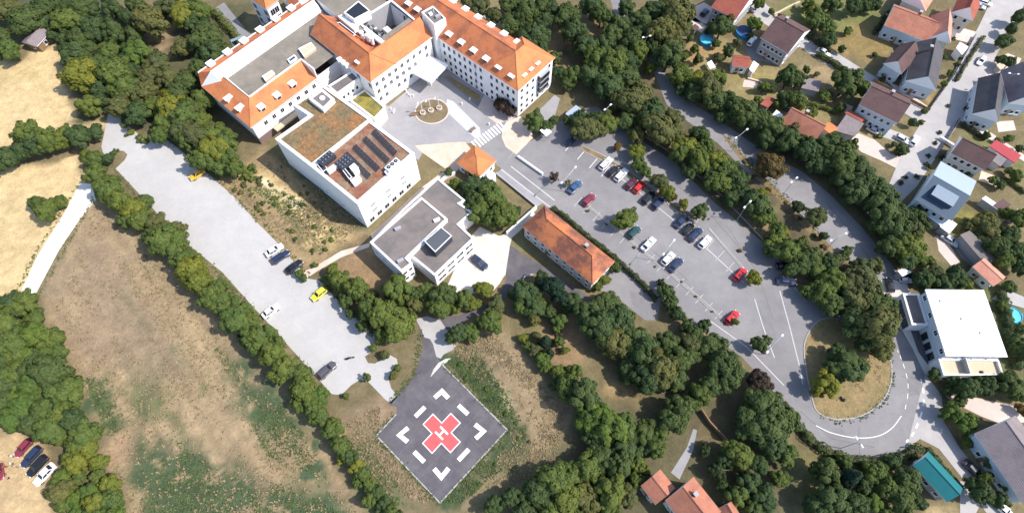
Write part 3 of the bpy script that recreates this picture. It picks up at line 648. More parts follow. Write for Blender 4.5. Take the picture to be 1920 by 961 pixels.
def house(name, a, bb, c, h, rise, label, roofm, wallm, cat='house', kind='gable', along=None, zs=(1.4, 4.0), nw=(3, 2), chimney=None, over=0.45, group=None, ww=1.0, wh=1.2, ridge=None):
    R = rect(a, bb, c, h); dab = (R[1] - R[0]).normalized(); R = ccw(R)
    if ridge: along = 0 if (abs((R[1] - R[0]).normalized().dot(dab)) > .5) == (ridge == 'ab') else 1
    ctr = (R[0] + R[2]) / 2; root = empty(name, (ctr.x, ctr.y, 0)); tag(root, label, cat, group)
    Q = inset(rel(R, ctr), over)
    if along is None: along = 0 if (Q[1] - Q[0]).length >= (Q[2] - Q[1]).length else 1
    b = MB(); b.prism(Q, 0, h, cap=False)
    if kind == 'gable': gable_walls(b, Q, h, rise * 0.97, along)
    b.build('wall', wallm, root)
    ins = {'gable': 0.0, 'hip': None, 'half': 1.6}[kind]
    ro, r0, r1, zr = hip_roof(root, Q, h - 0.02, rise + 0.05, roofm, over, ins, ins, along=along)
    zs = [z for z in zs if z < h - 0.8]
    for i in range(4):
        long_ = (i % 2 == 0) == (along == 0); n = nw[0] if long_ else nw[1]
        if n: windows(root, Q[i] + ctr, Q[(i + 1) % 4] + ctr, zs, n, ww, wh, 1.3, 1.3, out=ctr)
        if not long_ and kind == 'gable' and rise > 2.5: windows(root, Q[i] + ctr, Q[(i + 1) % 4] + ctr, [h + 0.5], 1, ww, wh, out=ctr)
    if chimney is not None:
        p = r0.lerp(r1, chimney); pn = Vector((-(r1 - r0).y, (r1 - r0).x)).normalized() * 0.9; m = MB(); m.box((p.x + pn.x, p.y + pn.y, zr - 0.1), (0.7, 0.7, 1.9), math.atan2((r1 - r0).y, (r1 - r0).x)); m.box((p.x + pn.x, p.y + pn.y, zr + 0.9), (0.85, 0.85, 0.14), math.atan2((r1 - r0).y, (r1 - r0).x), 1)
        m.build('chimney', ['brick_plinth', 'kerb'], ro)
    # a door at the middle of the street side
    d = MB(); p, q = Q[0], Q[1]; t = (q - p).normalized(); nn = Vector((t.y, -t.x)); mm = p.lerp(q, 0.35) + nn * 0.03
    d.box((mm.x, mm.y, 1.05), (1.0, 0.1, 2.1), math.atan2(t.y, t.x)); d.build('door', 'wood', root)
    return root
_dm = {}
def dormer(root, pxy, h_at, face, wd=1.5, ht=1.3, dp=1.9, style='shed'):
    """white flat dormer: pxy world point of its front foot, face = horizontal direction it looks"""
    o = root.location; k = (wd, ht, dp)
    if k not in _dm:
        b = MB(); b.box((0, -dp / 2, ht / 2), (wd, dp, ht), mi=0); b.box((0, -dp / 2 + 0.1, ht + 0.06), (wd + 0.35, dp + 0.35, 0.12), mi=1)
        w_ = MB(); w_.box((0, 0.02, ht * 0.52), (wd * 0.72, 0.06, ht * 0.68))
        _dm[k] = (b.mesh('dormer', ['metal_pale', 'trim_white']), w_.mesh('window', 'glass_dark'))
    d = inst('dormer', _dm[k][0], root, (pxy[0] - o.x, pxy[1] - o.y, h_at - o.z), math.atan2(face[1], face[0]) - math.pi / 2)
    inst('window', _dm[k][1], d); return d
def roofbox(name, px, h0, hh, label, cat, side='wall_white', top='roof_felt', rim=0.25, group=None, sight=None):
    P = [W2(*p, h0 + hh) for p in px]; P = ccw(P); c = sum(P, Vector((0, 0))) / len(P)
    root = empty(name, (c.x, c.y, h0)); tag(root, label, cat, group); Q = rel(P, c)
    b = MB(); b.prism(Q, 0, hh - 0.06, cap=False); b.build('wall', side, root)
    I = inset(Q, rim); b = MB(); b.ring(inset(Q, -0.05), I, hh - 0.06, hh + 0.08); b.build('rim', 'trim_white', root)
    b = MB(); b.sheet(inset(Q, rim * .5), hh); b.build('cover', top, root); return root

# ================================================================== HOSPITAL, the long tiled wings
HM = 10.5
def hospital():
    root = empty('hospital_wing', (*W2(900, 110, HM), 0)); tag(root, 'long white hospital wing with orange tiled hip roof, rows of windows and white dormers', 'hospital')
    o = root.location.to_2d()
    # right wing along the plaza: front eave line f0 -> f1, running on past the frame
    f1, f0 = W2(971, 172, HM), W2(820, 71, HM)
    u = (f0 - f1).normalized(); v = Vector((u.y, -u.x)); v = v if v.dot(W2(1046, 112, HM) - f1) > 0 else -v
    depth = 13.0; Lr = 70.0
    A, B = f1, f1 + u * Lr; Rr = [A, B, B + v * depth, A + v * depth]
    Q = inset(rel(Rr, o), 0.45); b = MB(); b.prism(Q, 0, HM, cap=False); b.build('wall', 'wall_white', root)
    ro, r0, r1, zr = hip_roof(root, Q, HM, 4.6, 'tile_rust', 0.45, 6.5, 0)
    # end pavilion with its own pyramid hip
    pd = (W2(1046, 112, HM) - f1).dot(v); pw = 11.5
    P = [A, A + v * pd, A + v * pd + u * pw, A + u * pw]
    Qp = inset(rel(P, o), 0.42); b = MB(); b.prism(Qp, 0, HM + 0.004, cap=False); b.build('pavilion_wall', 'wall_white', root)
    hip_roof(root, Qp, HM + 0.01, 5.0, 'tile_orange', 0.45, None, None, 'pavilion_roof')
    # windows: plaza front, four rows; gable end
    W0, W1 = A + u * 0.45 + v * .45, A + u * 21.5 + v * .45
    windows(root, A + v * 0.45, A + v * 0.45 + u * 33.0, [8.7, 5.9, 3.2, 0.95], 17, 1.0, 1.45, 1.8, 1.0, out=A + v * 5, skip={(3, i) for i in range(0, 4)} | {(0, 5), (1, 5), (2, 5)})
    g0, g1 = A + u * 0.42 + v * 0.42, A + v * (pd - .42) + u * .42
    windows(root, g0, g1, [8.9, 6.2, 3.5, 1.3], 6, 1.0, 1.45, 1.6, 1.4, out=A + u * 6, skip={(r, i) for r in (0, 1, 2) for i in (3, 4)})
    # dark glazed balcony stack on the gable end
    t = (g1 - g0).normalized(); nn = -u
    m = MB(); c = g0 + t * (pd * 0.66) + nn * 0.5 - o; m.box((c.x, c.y, 6.0), (3.4, 1.0, 6.0), math.atan2(t.y, t.x)); bs = m.build('balcony_stack', 'glass_dark', root)
    m = MB()
    for z in (3.2, 5.0, 7.0, 9.0): m.box((c.x, c.y, z), (3.7, 1.25, 0.16), math.atan2(t.y, t.x))
    m.build('balcony_slab', 'metal_grey', bs)
    for k in range(6):                         # front dormers
        q = f0.lerp(f1, 0.10 + 0.155 * k) + v * 1.3; dormer(root, q, HM + 0.55, -v)
    for k in range(3):
        q = f0 + u * (6 + 3.4 * k) + v * 2.0; dormer(root, q, HM + 1.0, -v)
    for k in range(9):
        q = A + v * (depth - 1.0) + u * (10 + 4.6 * k); dormer(root, q, HM + 0.4, v)
    for k in range(3):
        q = A + v * (4.2 + 2.6 * k) + u * 1.2; dormer(root, q, HM + 0.55, -u, 1.1, 1.0, 1.3)
    m = MB(); q = f1 + u * 15 - v * 0.02 + v * .45 - o; m.tube((q.x, q.y, 0), (q.x, q.y, HM), 0.09); m.build('drainpipe', 'metal_grey', root)
    m = MB(); q = f1 + v * 0.3 + u * 0.3 - o; m.tube((q.x, q.y, 0), (q.x, q.y, HM), 0.09); m.build('drainpipe', 'metal_grey', root)
    # lift tower
    T = [W2(806, 11, 15), W2(836, 36, 15), W2(814, 48, 15), W2(785, 27, 15)]; T = rel(rect((836, 36), (814, 48), (785, 27), 15), o)
    b = MB(); b.prism(T, 0, 14.9, cap=False); tw = b.build('stair_tower', 'wall_white', root)
    I = inset(T, 0.3); b = MB(); b.ring(T, I, 14.9, 15.25); b.sheet(I, 14.85, 1); b.build('tower_roof', ['trim_white', 'roof_felt'], tw)
    cT = (T[0] + T[2]) / 2
    m = MB(); m.box((cT.x - .8, cT.y + .6, 15.1), (.9, .9, .5), .6); m.box((cT.x + 1.2, cT.y - .2, 15.15), (1.6, .7, .6), .6, 1); m.tube((cT.x, cT.y + 1.4, 14.9), (cT.x, cT.y + 1.4, 16.4), .06); m.build('tower_vent', ['trim_white', 'metal_grey'], tw)
    return u, v, f0, f1
U, V, F0, F1 = hospital()
def front_wing():
    c0 = W2(695.7, 156.5, HM); c1 = W2(812, 71, HM); e0 = W2(586.5, 62, HM)
    root = empty('hospital_wing', (*W2(690, 90, HM), 0)); tag(root, 'L-shaped white hospital wing wrapped round the sunken roof yard, orange tiles', 'hospital'); o = root.location.to_2d()
    u = (c1 - c0).normalized(); v = Vector((-u.y, u.x)); L1 = (c1 - c0).length; L2 = (e0 - c0).dot(v)
    d = 8.6
    R1 = [c0, c0 + u * L1, c0 + u * L1 + v * d, c0 + v * d]; R2 = [c0, c0 + u * d, c0 + u * d + v * L2, c0 + v * L2]
    Q1, Q2 = inset(rel(R1, o), 0.4), inset(rel(R2, o), 0.41)
    b = MB(); b.prism(Q1, 0, HM - .01, cap=False); b.prism(Q2, 0, HM - .02, cap=False); b.build('wall', 'wall_white', root)
    hip_roof(root, Q1, HM, 4.0, 'tile_orange', 0.4, None, 0)
    hip_roof(root, Q2, HM - .004, 4.0, 'tile_rust', 0.4, None, 0)
    windows(root, c0 + v * .4, c0 + v * .4 + u * L1, [8.6, 5.9, 3.1], 9, 1.05, 1.5, 1.8, 2.6, out=c0 + v * 4, skip={(1, 7), (2, 6), (2, 7), (2, 8), (2, 2)})
    windows(root, c0 + u * .4, c0 + u * .4 + v * 9, [8.4], 2, 1.4, 1.5, 1.4, 3, out=c0 + u * 4)
    for k in range(1): dormer(root, c0 + v * 6.5 + u * 1.3, HM + .5, -u, 1.2, 1.2, 2.6)
    # stucco band under the eaves and snow guard
    m = MB(); p, q = c0 - o + v * .12, c0 + u * L1 - o + v * .12; m.tube((*p, HM + .16), (*q, HM + .16), 0.12, n=6); m.build('gutter', 'trim_white', root)
    return u, v, c0, L1, L2, d
u2, v2, C0, L1, L2, D2 = front_wing()
# flat-roofed core behind the L with the sunken yard
core = [C0 + u2 * D2 + v2 * (L2 + 14), C0 + u2 * D2 + v2 * D2, C0 + u2 * (L1 - 0.2) + v2 * D2, C0 + u2 * (L1 - .2) + v2 * (L2 + 14)]
def core_block():
    hC = 12.2; P = core; c = (P[0] + P[2]) / 2; root = empty('hospital_core', (*c, 0)); tag(root, 'flat grey-roofed hospital core with a sunken technical yard full of pipes', 'hospital')
    # yard hole
    a = W2(800 / 6.008 + 600, 25 / 6.008, hC); b_ = W2(1075 / 6.008 + 600, 250 / 6.008, hC); c_ = W2(735 / 6.008 + 600, 500 / 6.008, hC)
    H = rect((733.2, 4), (779, 42), (722, 84), hC)
    H = [p for p in H]; Q = rel(P, c); Hq = ccw(rel(H, c)); Q = ccw(Q)
    # keep the hole inside
    b = MB(); b.prism(Q, 0, hC - .1, cap=False)
    yl = 4.5
    n = 4
    for i in range(4):
        p, q = Hq[i], Hq[(i + 1) % 4]; b.face([(*q, yl), (*p, yl), (*p, hC), (*q, hC)], 1)  # yard sides coloured grey: their shade is put into the wall colour
    b.build('wall', ['wall_white', 'wall_grey'], root)
    m = MB(); m.sheet(Hq, yl); m.build('yard_floor', 'roof_felt', root)
    # roof ring: join outer rectangle and hole by matching nearest corners
    best = min(range(4), key=lambda s: sum((Q[i] - Hq[(i + s) % 4]).length for i in range(4)))
    m = MB()
    for i in range(4):
        j = (i + 1) % 4; A, B, C_, D = Q[i], Q[j], Hq[(j + best) % 4], Hq[(i + best) % 4]
        m.face([(*A, hC - .1), (*B, hC - .1), (*C_, hC - .1), (*D, hC - .1)])
    m.build('flat_roof', 'roof_gravel', root)
    m = MB(); m.ring(inset(Hq, -0.45), Hq, hC - .1, hC + .35); m.build('yard_coping', 'trim_white', root)
    # pipes and ducts in the yard
    rnd = random.Random(5)
    e = (Hq[1] - Hq[0]).normalized(); f = (Hq[3] - Hq[0]).normalized(); le, lf = (Hq[1] - Hq[0]).length, (Hq[3] - Hq[0]).length
    for k in range(7):
        p = Hq[0] + e * (le * (.12 + .12 * k)) + f * (lf * .16); m = MB(); m.tube((*p, yl), (*p, yl + 5 + rnd.random() * 2), .32, n=10); m.tube((*p, yl + 5.2), (*(p + f * 1.6), yl + 5.2), .32, n=10); m.build('duct', 'metal_grey' if k % 3 == 1 else 'metal_dark', root)
    for k in range(3):
        p = Hq[0] + e * (le * (.2 + .25 * k)) + f * (lf * .62); m = MB(); m.box((*p, yl + 1.1), (2.4, 1.6, 2.2), math.atan2(e.y, e.x)); m.build('air_handler', 'metal_pale', root)
    windows(root, H[0], H[1], [10.3, 7.2], 5, 1.5, 1.9, out=H[0] + (H[0] - H[3]))
    windows(root, H[1], H[2], [10.3, 7.2], 4, 1.4, 1.8, out=H[1] + (H[1] - H[0]))
core_block()
roofbox('skylight', [(645, 24), (672, 2.5), (694, 21), (664, 37)], 12.1, 2.6, 'white box with a dark glass lid on the flat roof beside the sunken yard', 'skylight', top='glass_dark')
roofbox('vent_housing', [(634, 31), (641, 28), (672, 52), (664, 56)], 12.1, 1.2, 'long narrow white vent housing beside the dark-lidded box', 'vent', top='roof_white', rim=.15)
roofbox('light_shaft', [(631, 44), (637, 42), (668, 66), (657, 68)], 12.1, .4, 'dark slot of a light shaft behind the tiled ridge', 'light shaft', top='glass_dark', rim=.15)
for i, (p, lab) in enumerate((([(682, 55), (687, 51), (722, 79), (716, 83)], 'long white duct on the edge of the sunken roof yard'), ([(728, 86), (740, 72), (746, 76), (733, 88)], 'short white duct at the lower corner of the sunken roof yard'))):
    roofbox('duct', p, 12.0, 1.0, lab, 'duct', top='roof_white', side='metal_pale', rim=.12, group='ducts round the roof yard')
for i, (x, y) in enumerate(((679, 67), (690, 72), (698, 77))):
    p = W(x, y, 12.9); m = MB(); m.tube((0, 0, -1), (0, 0, 1.1), .45, n=12); m.tube((0, 0, 1.1), (0, 0, 1.3), .62, n=12)
    q = m.build('roof_vent', 'trim_white'); q.location = p; tag(q, 'white round vent on the tiles by the roof yard, ' + ('uppermost of three', 'middle of three', 'lowest of three')[i], 'vent', 'white vents on the inner tile slope')

# ================================================================== LEFT WING with mansard and white clerestory
def left_wing():
    h = 7.6; R = rect((377.5, 162), (470, 240), (601, 151), h)      # p0-p1 = left side, p1-p2 = sunny front
    A, B, C_, D = R; root = empty('hospital_wing', (*B.lerp(D, .5), 0)); tag(root, 'low hospital wing at the left with bright orange mansard slopes and grey deck', 'hospital'); o = root.location.to_2d()
    u = (C_ - B).normalized(); v = (A - B).normalized(); Lu = (W2(586, 62, h) - B).dot(u) + 6; Lv = (A - B).length; Lf = (C_ - B).length
    foot = [B, B + u * Lu, B + u * Lu + v * Lv, B + v * Lv]
    Q = inset(rel(foot, o), .5); b = MB(); b.prism(Q, 2.4, h, cap=False); b.build('wall', 'wall_white', root)
    b = MB(); b.prism(inset(Q, -.03), -.1, 2.4); b.build('plinth', 'brick_plinth', root)
    # mansard slopes round the deck
    zt = h + 3.2; run = 5.0; deck_z = h + 2.2; y0 = Lv - 5.2
    P = lambda x, y, z: (*(B - o + u * x + v * y), z)
    m = MB(); m.face([P(0, Lv, h), P(0, 0, h), P(run, run, zt), P(run, y0, zt)]); m.face([P(0, 0, h), P(Lf, 0, h), P(Lf, run, zt), P(run, run, zt)])
    for a, c in ((P(0, Lv, h), P(0, 0, h)), (P(0, 0, h), P(Lf, 0, h))):
        m.face([(a[0], a[1], h - .25), (c[0], c[1], h - .25), c, a], 1)
    m.face([P(Lf, 0, h - .25), P(Lf, run, deck_z), P(Lf, run, zt), P(Lf, 0, h)], 1)
    rf = m.build('roof', ['tile_orange', 'trim_white'], root)
    m = MB(); m.tube(P(0, 0, h), P(run, run, zt), .14, n=6); m.build('ridge_tiles', 'tile_orange', rf)
    m = MB(); m.wall_path([P(Lf, -.1, 0)[:2], P(Lf, run, 0)[:2]], .3, h - .3, zt + .25); m.wall_path([P(Lf - .15, run, 0)[:2], P(run, run, 0)[:2], P(run, y0, 0)[:2]], .3, deck_z, zt + .22); m.build('parapet', 'trim_white', root)
    m = MB(); m.sheet([P(run, run, 0), P(Lf, run, 0), P(Lf, .5, 0), P(Lu, .5, 0), P(Lu, y0 + .2, 0), P(run, y0 + .2, 0)], deck_z); m.build('flat_roof', 'roof_gravel', root)
    # white clerestory wall and the narrow tiled slope behind it
    zc = deck_z + 2.3; yw = 2.7
    m = MB(); m.face([P(run - 1.2, y0, deck_z), P(Lu, y0, deck_z), P(Lu, y0 + yw, zc), P(run - 1.6, y0 + yw, zc)]); m.face([P(run - 1.2, y0, deck_z), P(run - 1.6, y0 + yw, zc), P(0, Lv, h)]); m.build('clerestory_wall', 'roof_white', root)
    m = MB(); m.face([P(run - 1.6, y0 + yw, zc), P(Lu, y0 + yw, zc), P(Lu, Lv, zc - .5), P(1.2, Lv, zc - .5)]); m.face([P(1.2, Lv, zc - .5), P(Lu, Lv, zc - .5), P(Lu, Lv, h), P(0, Lv, h)]); m.face([P(run - 1.6, y0 + yw, zc), P(1.2, Lv, zc - .5), P(0, Lv, h)]); m.build('rear_roof', 'tile_rust', root)
    m = MB(); m.wall_path([P(1.2, Lv, 0)[:2], P(Lu, Lv, 0)[:2]], .3, zc - .6, zc - .38); m.build('rear_gutter', 'trim_white', root)
    for k in range(6): dormer(root, B + u * (5 + k * (Lu - 10) / 5.2) + v * (Lv + .3), zc - 1.0, v, 1.6, 1.1, 1.7)
    for k in range(2): dormer(root, B + v * (5.8 + 4.6 * k) + u * 1.0, h + .4, -u, 1.2, 1.3, 1.9)
    for k in range(3): dormer(root, B + u * (5.5 + 5.0 * k) + v * 1.2, h + .5, -v, 1.4, 1.2, 2.0)
    windows(root, B + v * .5, C_ + v * .5, [5.4], 7, 1.1, 1.5, 4.2, 1.5, out=B + v * 5 + u * 3)
    m = MB(); p, q = B + u * 5 - o, B + u * 15 - o; m.wall_path([p - v * .9, q - v * .9], 1.5, 2.6, 3.0); m.build('terrace_slab', 'wood_pale', root)
    return B, u, v, Lu, Lv, deck_z
LB, lu, lv, LLu, LLv, deckz = left_wing()
roofbox('skylight', [(560, 91.5), (583, 80), (592, 90), (570, 106)], deckz, .9, 'cream boxed skylight standing alone on the grey deck of the left wing', 'skylight', side='wood_pale', top='wood_pale', group='skylights on the grey deck')
roofbox('skylight', [(492, 143), (510, 132), (515, 138), (498, 152)], deckz, .9, 'cream boxed skylight half hidden behind the orange mansard slope', 'skylight', side='wood_pale', top='wood_pale', group='skylights on the grey deck')
roofbox('roof_hatch', [(539, 112), (552, 103), (557, 109), (543, 118)], deckz, .5, 'small blue glazed hatch beside the ridge of the orange slope', 'roof hatch', side='trim_white', top='glass_blue')
for i in range(3):
    p = W2(637 + i * 7, 111 + i * 5, deckz + .8); m = MB(); m.box((0, 0, .5), (1.3, .8, 1.0), .6); m.box((.0, 0, 1.05), (1.5, 1.0, .08), .6)
    q = m.build('air_conditioner', 'trim_white'); q.location = (p.x, p.y, deckz); tag(q, 'white condenser at the corner of the grey deck, ' + ('upper one', 'middle one', 'lower one')[i] + ' of the three', 'air conditioner', 'condensers on the grey deck')
# church-like white annexe at the very top left
rt = house('hospital_annexe', (462, -6), (499, 18), (523, -2), 10, 3.0, 'white annexe with steep orange roof and tall dark glazing at the top edge', 'tile_orange', 'wall_white', 'hospital', 'hip', zs=(2.5, 5, 7.6), nw=(2, 2), ww=1.5, wh=2.0)
R = rect((545, -12), (571, 42), (628, 2), 9.2)
rt = house('hospital_annexe', (520, -18), (570, 40), (628, 6), 9.2, 3.5, 'orange-roofed annexe with one white dormer above the long white wall', 'tile_rust', 'wall_white', 'hospital', 'hip', zs=(2.5, 5), nw=(3, 3))
dormer(rt, W2(567, 12, 10.6), 10.4, (-.8, -.6), 1.5, 1.4, 2)
# glazed lift frame against the rear of the left wing
def lift_frame():
    p = W2(455, 92, 6); root = empty('fire_stair', (p.x, p.y, 0), .55); tag(root, 'open grey steel fire stair frame standing behind the left wing', 'fire stair')
    m = MB()
    for x in (-1.8, 1.8):
        for y in (-1.3, 1.3): m.tube((x, y, 0), (x, y, 9), .09, n=6)
    m.build('post', 'stair_steel', root)
    for z in (3, 6, 8.9):
        m = MB(); m.box((0, 1.0, z), (3.6, .9, .1)); m.box((0, -1.3, z), (3.6, .08, .1)); m.box((1.8, 0, z), (.08, 2.6, .1)); m.box((-1.8, 0, z), (.08, 2.6, .1)); m.build('landing', 'stair_steel', root)
    for k, z in enumerate((0, 3, 6)):
        m = MB(); m.face([(-1.5, -1.2 if k % 2 else .2, z + .1), (-1.5, -.2 if k % 2 else 1.2, z + .1), (1.5, -.2 if k % 2 else 1.2, z + 2.9), (1.5, -1.2 if k % 2 else .2, z + 2.9)]); m.build('flight', 'stair_steel', root)
lift_frame()

# ================================================================== connecting low roofs
r_, P_, c_ = flat_block('link_building', [(655, 187), (684, 168), (722, 201), (702, 223)], 4.6, 'low link roof covered in yellow moss between the plaza and the block', 'building', deck='moss', drop=.3)
r_, P_, c_ = flat_block('link_building', [(615, 161), (660, 133), (674, 146), (632, 176)], 8.0, 'narrow white link with a grey roof joining the left wing and the front wing', 'building', deck='roof_felt', drop=.3)
windows(r_, P_[0], P_[1], [5.6], 4, .8, 1.3, 1.5, 1.5, out=c_); windows(r_, P_[2], P_[3], [5.6], 4, .8, 1.3, 1.5, 1.5, out=c_); windows(r_, P_[1], P_[2], [5.6], 4, .8, 1.3, 1.5, 1.5, out=c_)

# ================================================================== green-roof block
r1, P1, c1 = flat_block('clinic_block', [(516, 260), (583.6, 312), (697, 223.5), (605, 158), (548, 196), (579, 216)], 10.6, 'white clinic block with a flat rust-brown planted roof and a square skylight', 'clinic', deck='sedum', par=.5, pw=.7)
a4 = rect((583.6, 312), (670, 382), (777, 287), 11.0)
r2, P2, c2 = flat_block('clinic_block', None, 11.0, 'white clinic block carrying rows of dark solar collectors and chillers', 'clinic', deck='sedum_red', par=.5, pw=.7, poly=a4)
e0, e1, e2 = W2(583.6, 312, 11), W2(670, 382, 11), W2(777, 287, 11)
windows(r2, e1, e2, [6.4, 4.2], 3, 1.5, .7, 3.5, 5, out=c2); windows(r2, e1, e2, [1.5], 6, 1.5, 1.7, 2.0, 4, out=c2)
windows(r2, e0, e1, [2.0], 3, 1.2, 1.0, 2, 2, out=c2)
roofbox('skylight', [(579, 185), (604, 167), (627, 186), (606, 206)], 10.2, 1.3, 'square white-framed skylight with a round dome on the planted roof', 'skylight', top='roof_felt', rim=.6)
p = W(604, 184, 11.6); m = MB(); m.tube((0, 0, 0), (0, 0, .25), .75, .65, n=18); m.tube((0, 0, .25), (0, 0, .5), .65, .2, n=18); q = m.build('roof_dome', 'roof_white'); q.location = p; tag(q, 'round white dome light in the middle of the square skylight', 'dome light')
for i, (s, e) in enumerate((((700, 247), (742, 290)), ((683, 260.5), (728, 304)), ((664, 275.5), (709.5, 319)), ((647.5, 289), (692.5, 333)))):
    a, c = W2(*s, 11), W2(*e, 11); d = (c - a); L = d.length; rz = math.atan2(d.y, d.x)
    root = empty('solar_collector', (*a.lerp(c, .5), 10.65), rz); tag(root, 'long dark solar collector rack on the clinic roof, ' + ('first from the plaza side', 'second from the plaza side', 'third from the plaza side', 'fourth, behind the chillers')[i], 'solar collector', 'solar collector racks on the clinic roof')
    m = MB(); n = 9
    for k in range(n):
        x0, x1 = -L / 2 + L * k / n + .03, -L / 2 + L * (k + 1) / n - .03
        m.face([(x0, -.75, .15), (x1, -.75, .15), (x1, .75, 1.0), (x0, .75, 1.0)])
    m.build('panel', 'solar', root)
    m = MB()
    for y, z in ((-.75, .13), (.75, .98)): m.tube((-L / 2, y, z - .03), (L / 2, y, z - .03), .05, n=6)
    for k in range(5):
        x = -L / 2 + L * (k + .05) / 4.1; m.tube((x, .72, -.05), (x, .72, .95), .05, n=6)
    m.build('frame', 'metal_grey', root)
def chiller(px, py, rz, nx, ny, label, body='metal_dark', s=1.0):
    p = W2(px, py, 11.8); root = empty('chiller', (p.x, p.y, 10.65), rz); tag(root, label, 'chiller', 'chillers on the clinic roof')
    wx, wy = nx * 1.15 * s + .3, ny * 1.15 * s + .3
    m = MB(); m.box((0, 0, .8), (wx, wy, 1.3)); m.build('casing', body, root)
    for i in range(nx):
        for j in range(ny):
            x, y = (i - (nx - 1) / 2) * 1.15 * s, (j - (ny - 1) / 2) * 1.15 * s
            m = MB(); m.tube((x, y, 1.45), (x, y, 1.62), .48 * s, n=14); f = m.build('fan', 'metal_dark', root)
            m = MB(); m.tube((x, y, 1.63), (x, y, 1.66), .15 * s, n=8); m.build('hub', 'metal_grey', f)
ang = math.atan2((e2 - e1).y, (e2 - e1).x); ang2 = math.atan2((e1 - e0).y, (e1 - e0).x)
chiller(612, 297, ang, 4, 2, 'dark chiller with eight round fans beside the left parapet', s=.8)
chiller(646, 304, ang, 4, 3, 'dark chiller with round fans in the middle of the clinic roof', s=.75)
chiller(736, 309, ang, 3, 1, 'white condenser with three dark round fans by the sunny parapet', 'trim_white', s=1.0)
for px, hh, lab, mt in (([(655, 313), (664, 306), (672, 314), (663, 322)], 2.2, 'tall white plant cabinet beside the fans', 'trim_white'), ([(612, 318), (637, 300), (641, 304), (616, 323)], 1.1, 'long pale air handler between the two chillers', 'metal_pale'),
    ([(638, 313), (642, 310), (660, 332), (655, 336)], 1.2, 'dark blue duct running beside the white cabinet', 'metal_dark'), ([(595, 309), (603, 303), (614, 316), (606, 322)], .5, 'low dark slab at the left corner of the clinic roof', 'metal_dark'), ([(657, 338), (672, 328), (678, 336), (664, 347)], .9, 'pale plant box near the lower corner of the clinic roof', 'metal_pale'), ([(721, 322), (727, 318), (732, 324), (726, 328)], .9, 'small grey pump box by the sunny parapet', 'metal_grey')):
    roofbox('plant_unit', px, 10.65, hh, lab, 'roof plant', side=mt, top=mt, rim=.1, group='plant on the clinic roof')

# ================================================================== grey annexe
r3, P3, c3 = flat_block('annexe', [(694, 453.5), (764, 384), (820, 332.5), (872, 375.5), (862, 381), (886, 397), (860, 420), (888.5, 446.5), (815, 516), (776, 484)], 5.6, 'lower grey-roofed white annexe wing facing the concrete yard', 'annexe', drop=.3, pw=.4)
r4, P4, c4 = flat_block('annexe', [(693.7, 453.6), (790, 369.5), (838.6, 410), (763, 483), (773, 493), (752.4, 508.6)], 6.8, 'raised grey-roofed part of the white annexe above the wood shed slope', 'annexe', drop=.3, pw=.4)
windows(r3, W2(888.5, 446.5, 5.6), W2(815, 516, 5.6), [4.2, 1.7], 4, 2.3, 1.35, 1.8, 1.9, out=c3)
windows(r4, W2(694, 453.5, 6.8), W2(752.4, 508.6, 6.8), [3.4], 4, 1.3, 1.2, 1.5, 1.5, out=c4)
windows(r3, W2(820, 332.5, 5.6), W2(872, 375.5, 5.6), [3.4], 3, 1.3, 1.2, 1.5, 1.5, out=c3)
windows(r4, W2(752.4, 508.6, 6.8), W2(773, 493, 6.8), [5.0, 2.2], 2, 1.0, 1.2, .8, .8, out=c4)
roofbox('plant_room', [(796, 452), (827, 425.5), (847, 442), (816, 472)], 5.35, 2.6, 'slate-blue metal plant room on the lower annexe roof', 'plant room', side='metal_dark', top='slate_sheet', rim=.12)
for px, lab in (((746, 428), 'small flat grey hatch on the raised annexe roof'), ((751, 488), 'dark vent box by the corner of the raised annexe roof'), ((819, 412), 'short white bench-like cable box on the raised annexe roof')):
    p = W(*px, 6.9); m = MB(); m.box((0, 0, .1), (1.4, .6, .6), .5); m.box((0, 0, .42), (1.5, .7, .06), .5); q = m.build('roof_hatch', 'trim_white' if 'white' in lab else 'metal_grey'); q.location = p - Vector((0, 0, .2)); tag(q, lab, 'roof hatch')
# entrance canopy, kiosk, long tiled building
def canopy():
    Q = rect((775, 137), (808, 155), (844, 124), 4.8); c = (Q[0] + Q[2]) / 2; root = empty('entrance_canopy', (*c, 0)); tag(root, 'large flat white entrance canopy on the plaza corner', 'canopy'); Q = rel(Q, c)
    b = MB(); b.prism(Q, 4.3, 4.8, bottom=True); b.build('roof_slab', 'roof_white', root)
    for p in inset(Q, 2.4): b = MB(); b.tube((*p, 0), (*p, 4.3), .16, n=10); b.build('column', 'trim_white', root)
canopy()
house('kiosk', (855, 305), (896.5, 335), (938, 306), 3.4, 2.6, 'square kiosk with a steep orange pyramid roof at the plaza exit', 'tile_orange', 'wall_white', 'kiosk', 'hip', zs=(1.5,), nw=(2, 2))
rg = house('lodge', (978.7, 425), (1111, 533.6), (1153.6, 491), 4.8, 3.3, 'long low building with a stained orange hip roof beside the car park', 'tile_stained', 'wall_cream', 'building', 'hip', zs=(3.4, 1.3), nw=(9, 2), chimney=.82, ww=1.0, wh=1.1)
def shelter(name, px, h, label, cat, mt='roof_white', posts=True, th=.18, slope=0.0):
    P = ccw([W2(*p, h) for p in px]); c = sum(P, Vector((0, 0))) / len(P); root = empty(name, (*c, 0)); tag(root, label, cat); Q = rel(P, c)
    b = MB(); b.prism(Q, h - th, h, bottom=True); b.build('roof', mt, root)
    for p in inset(Q, .35): b = MB(); b.tube((*p, 0), (*p, h - th), .06, n=6); b.build('post', 'metal_grey', root)
    return root
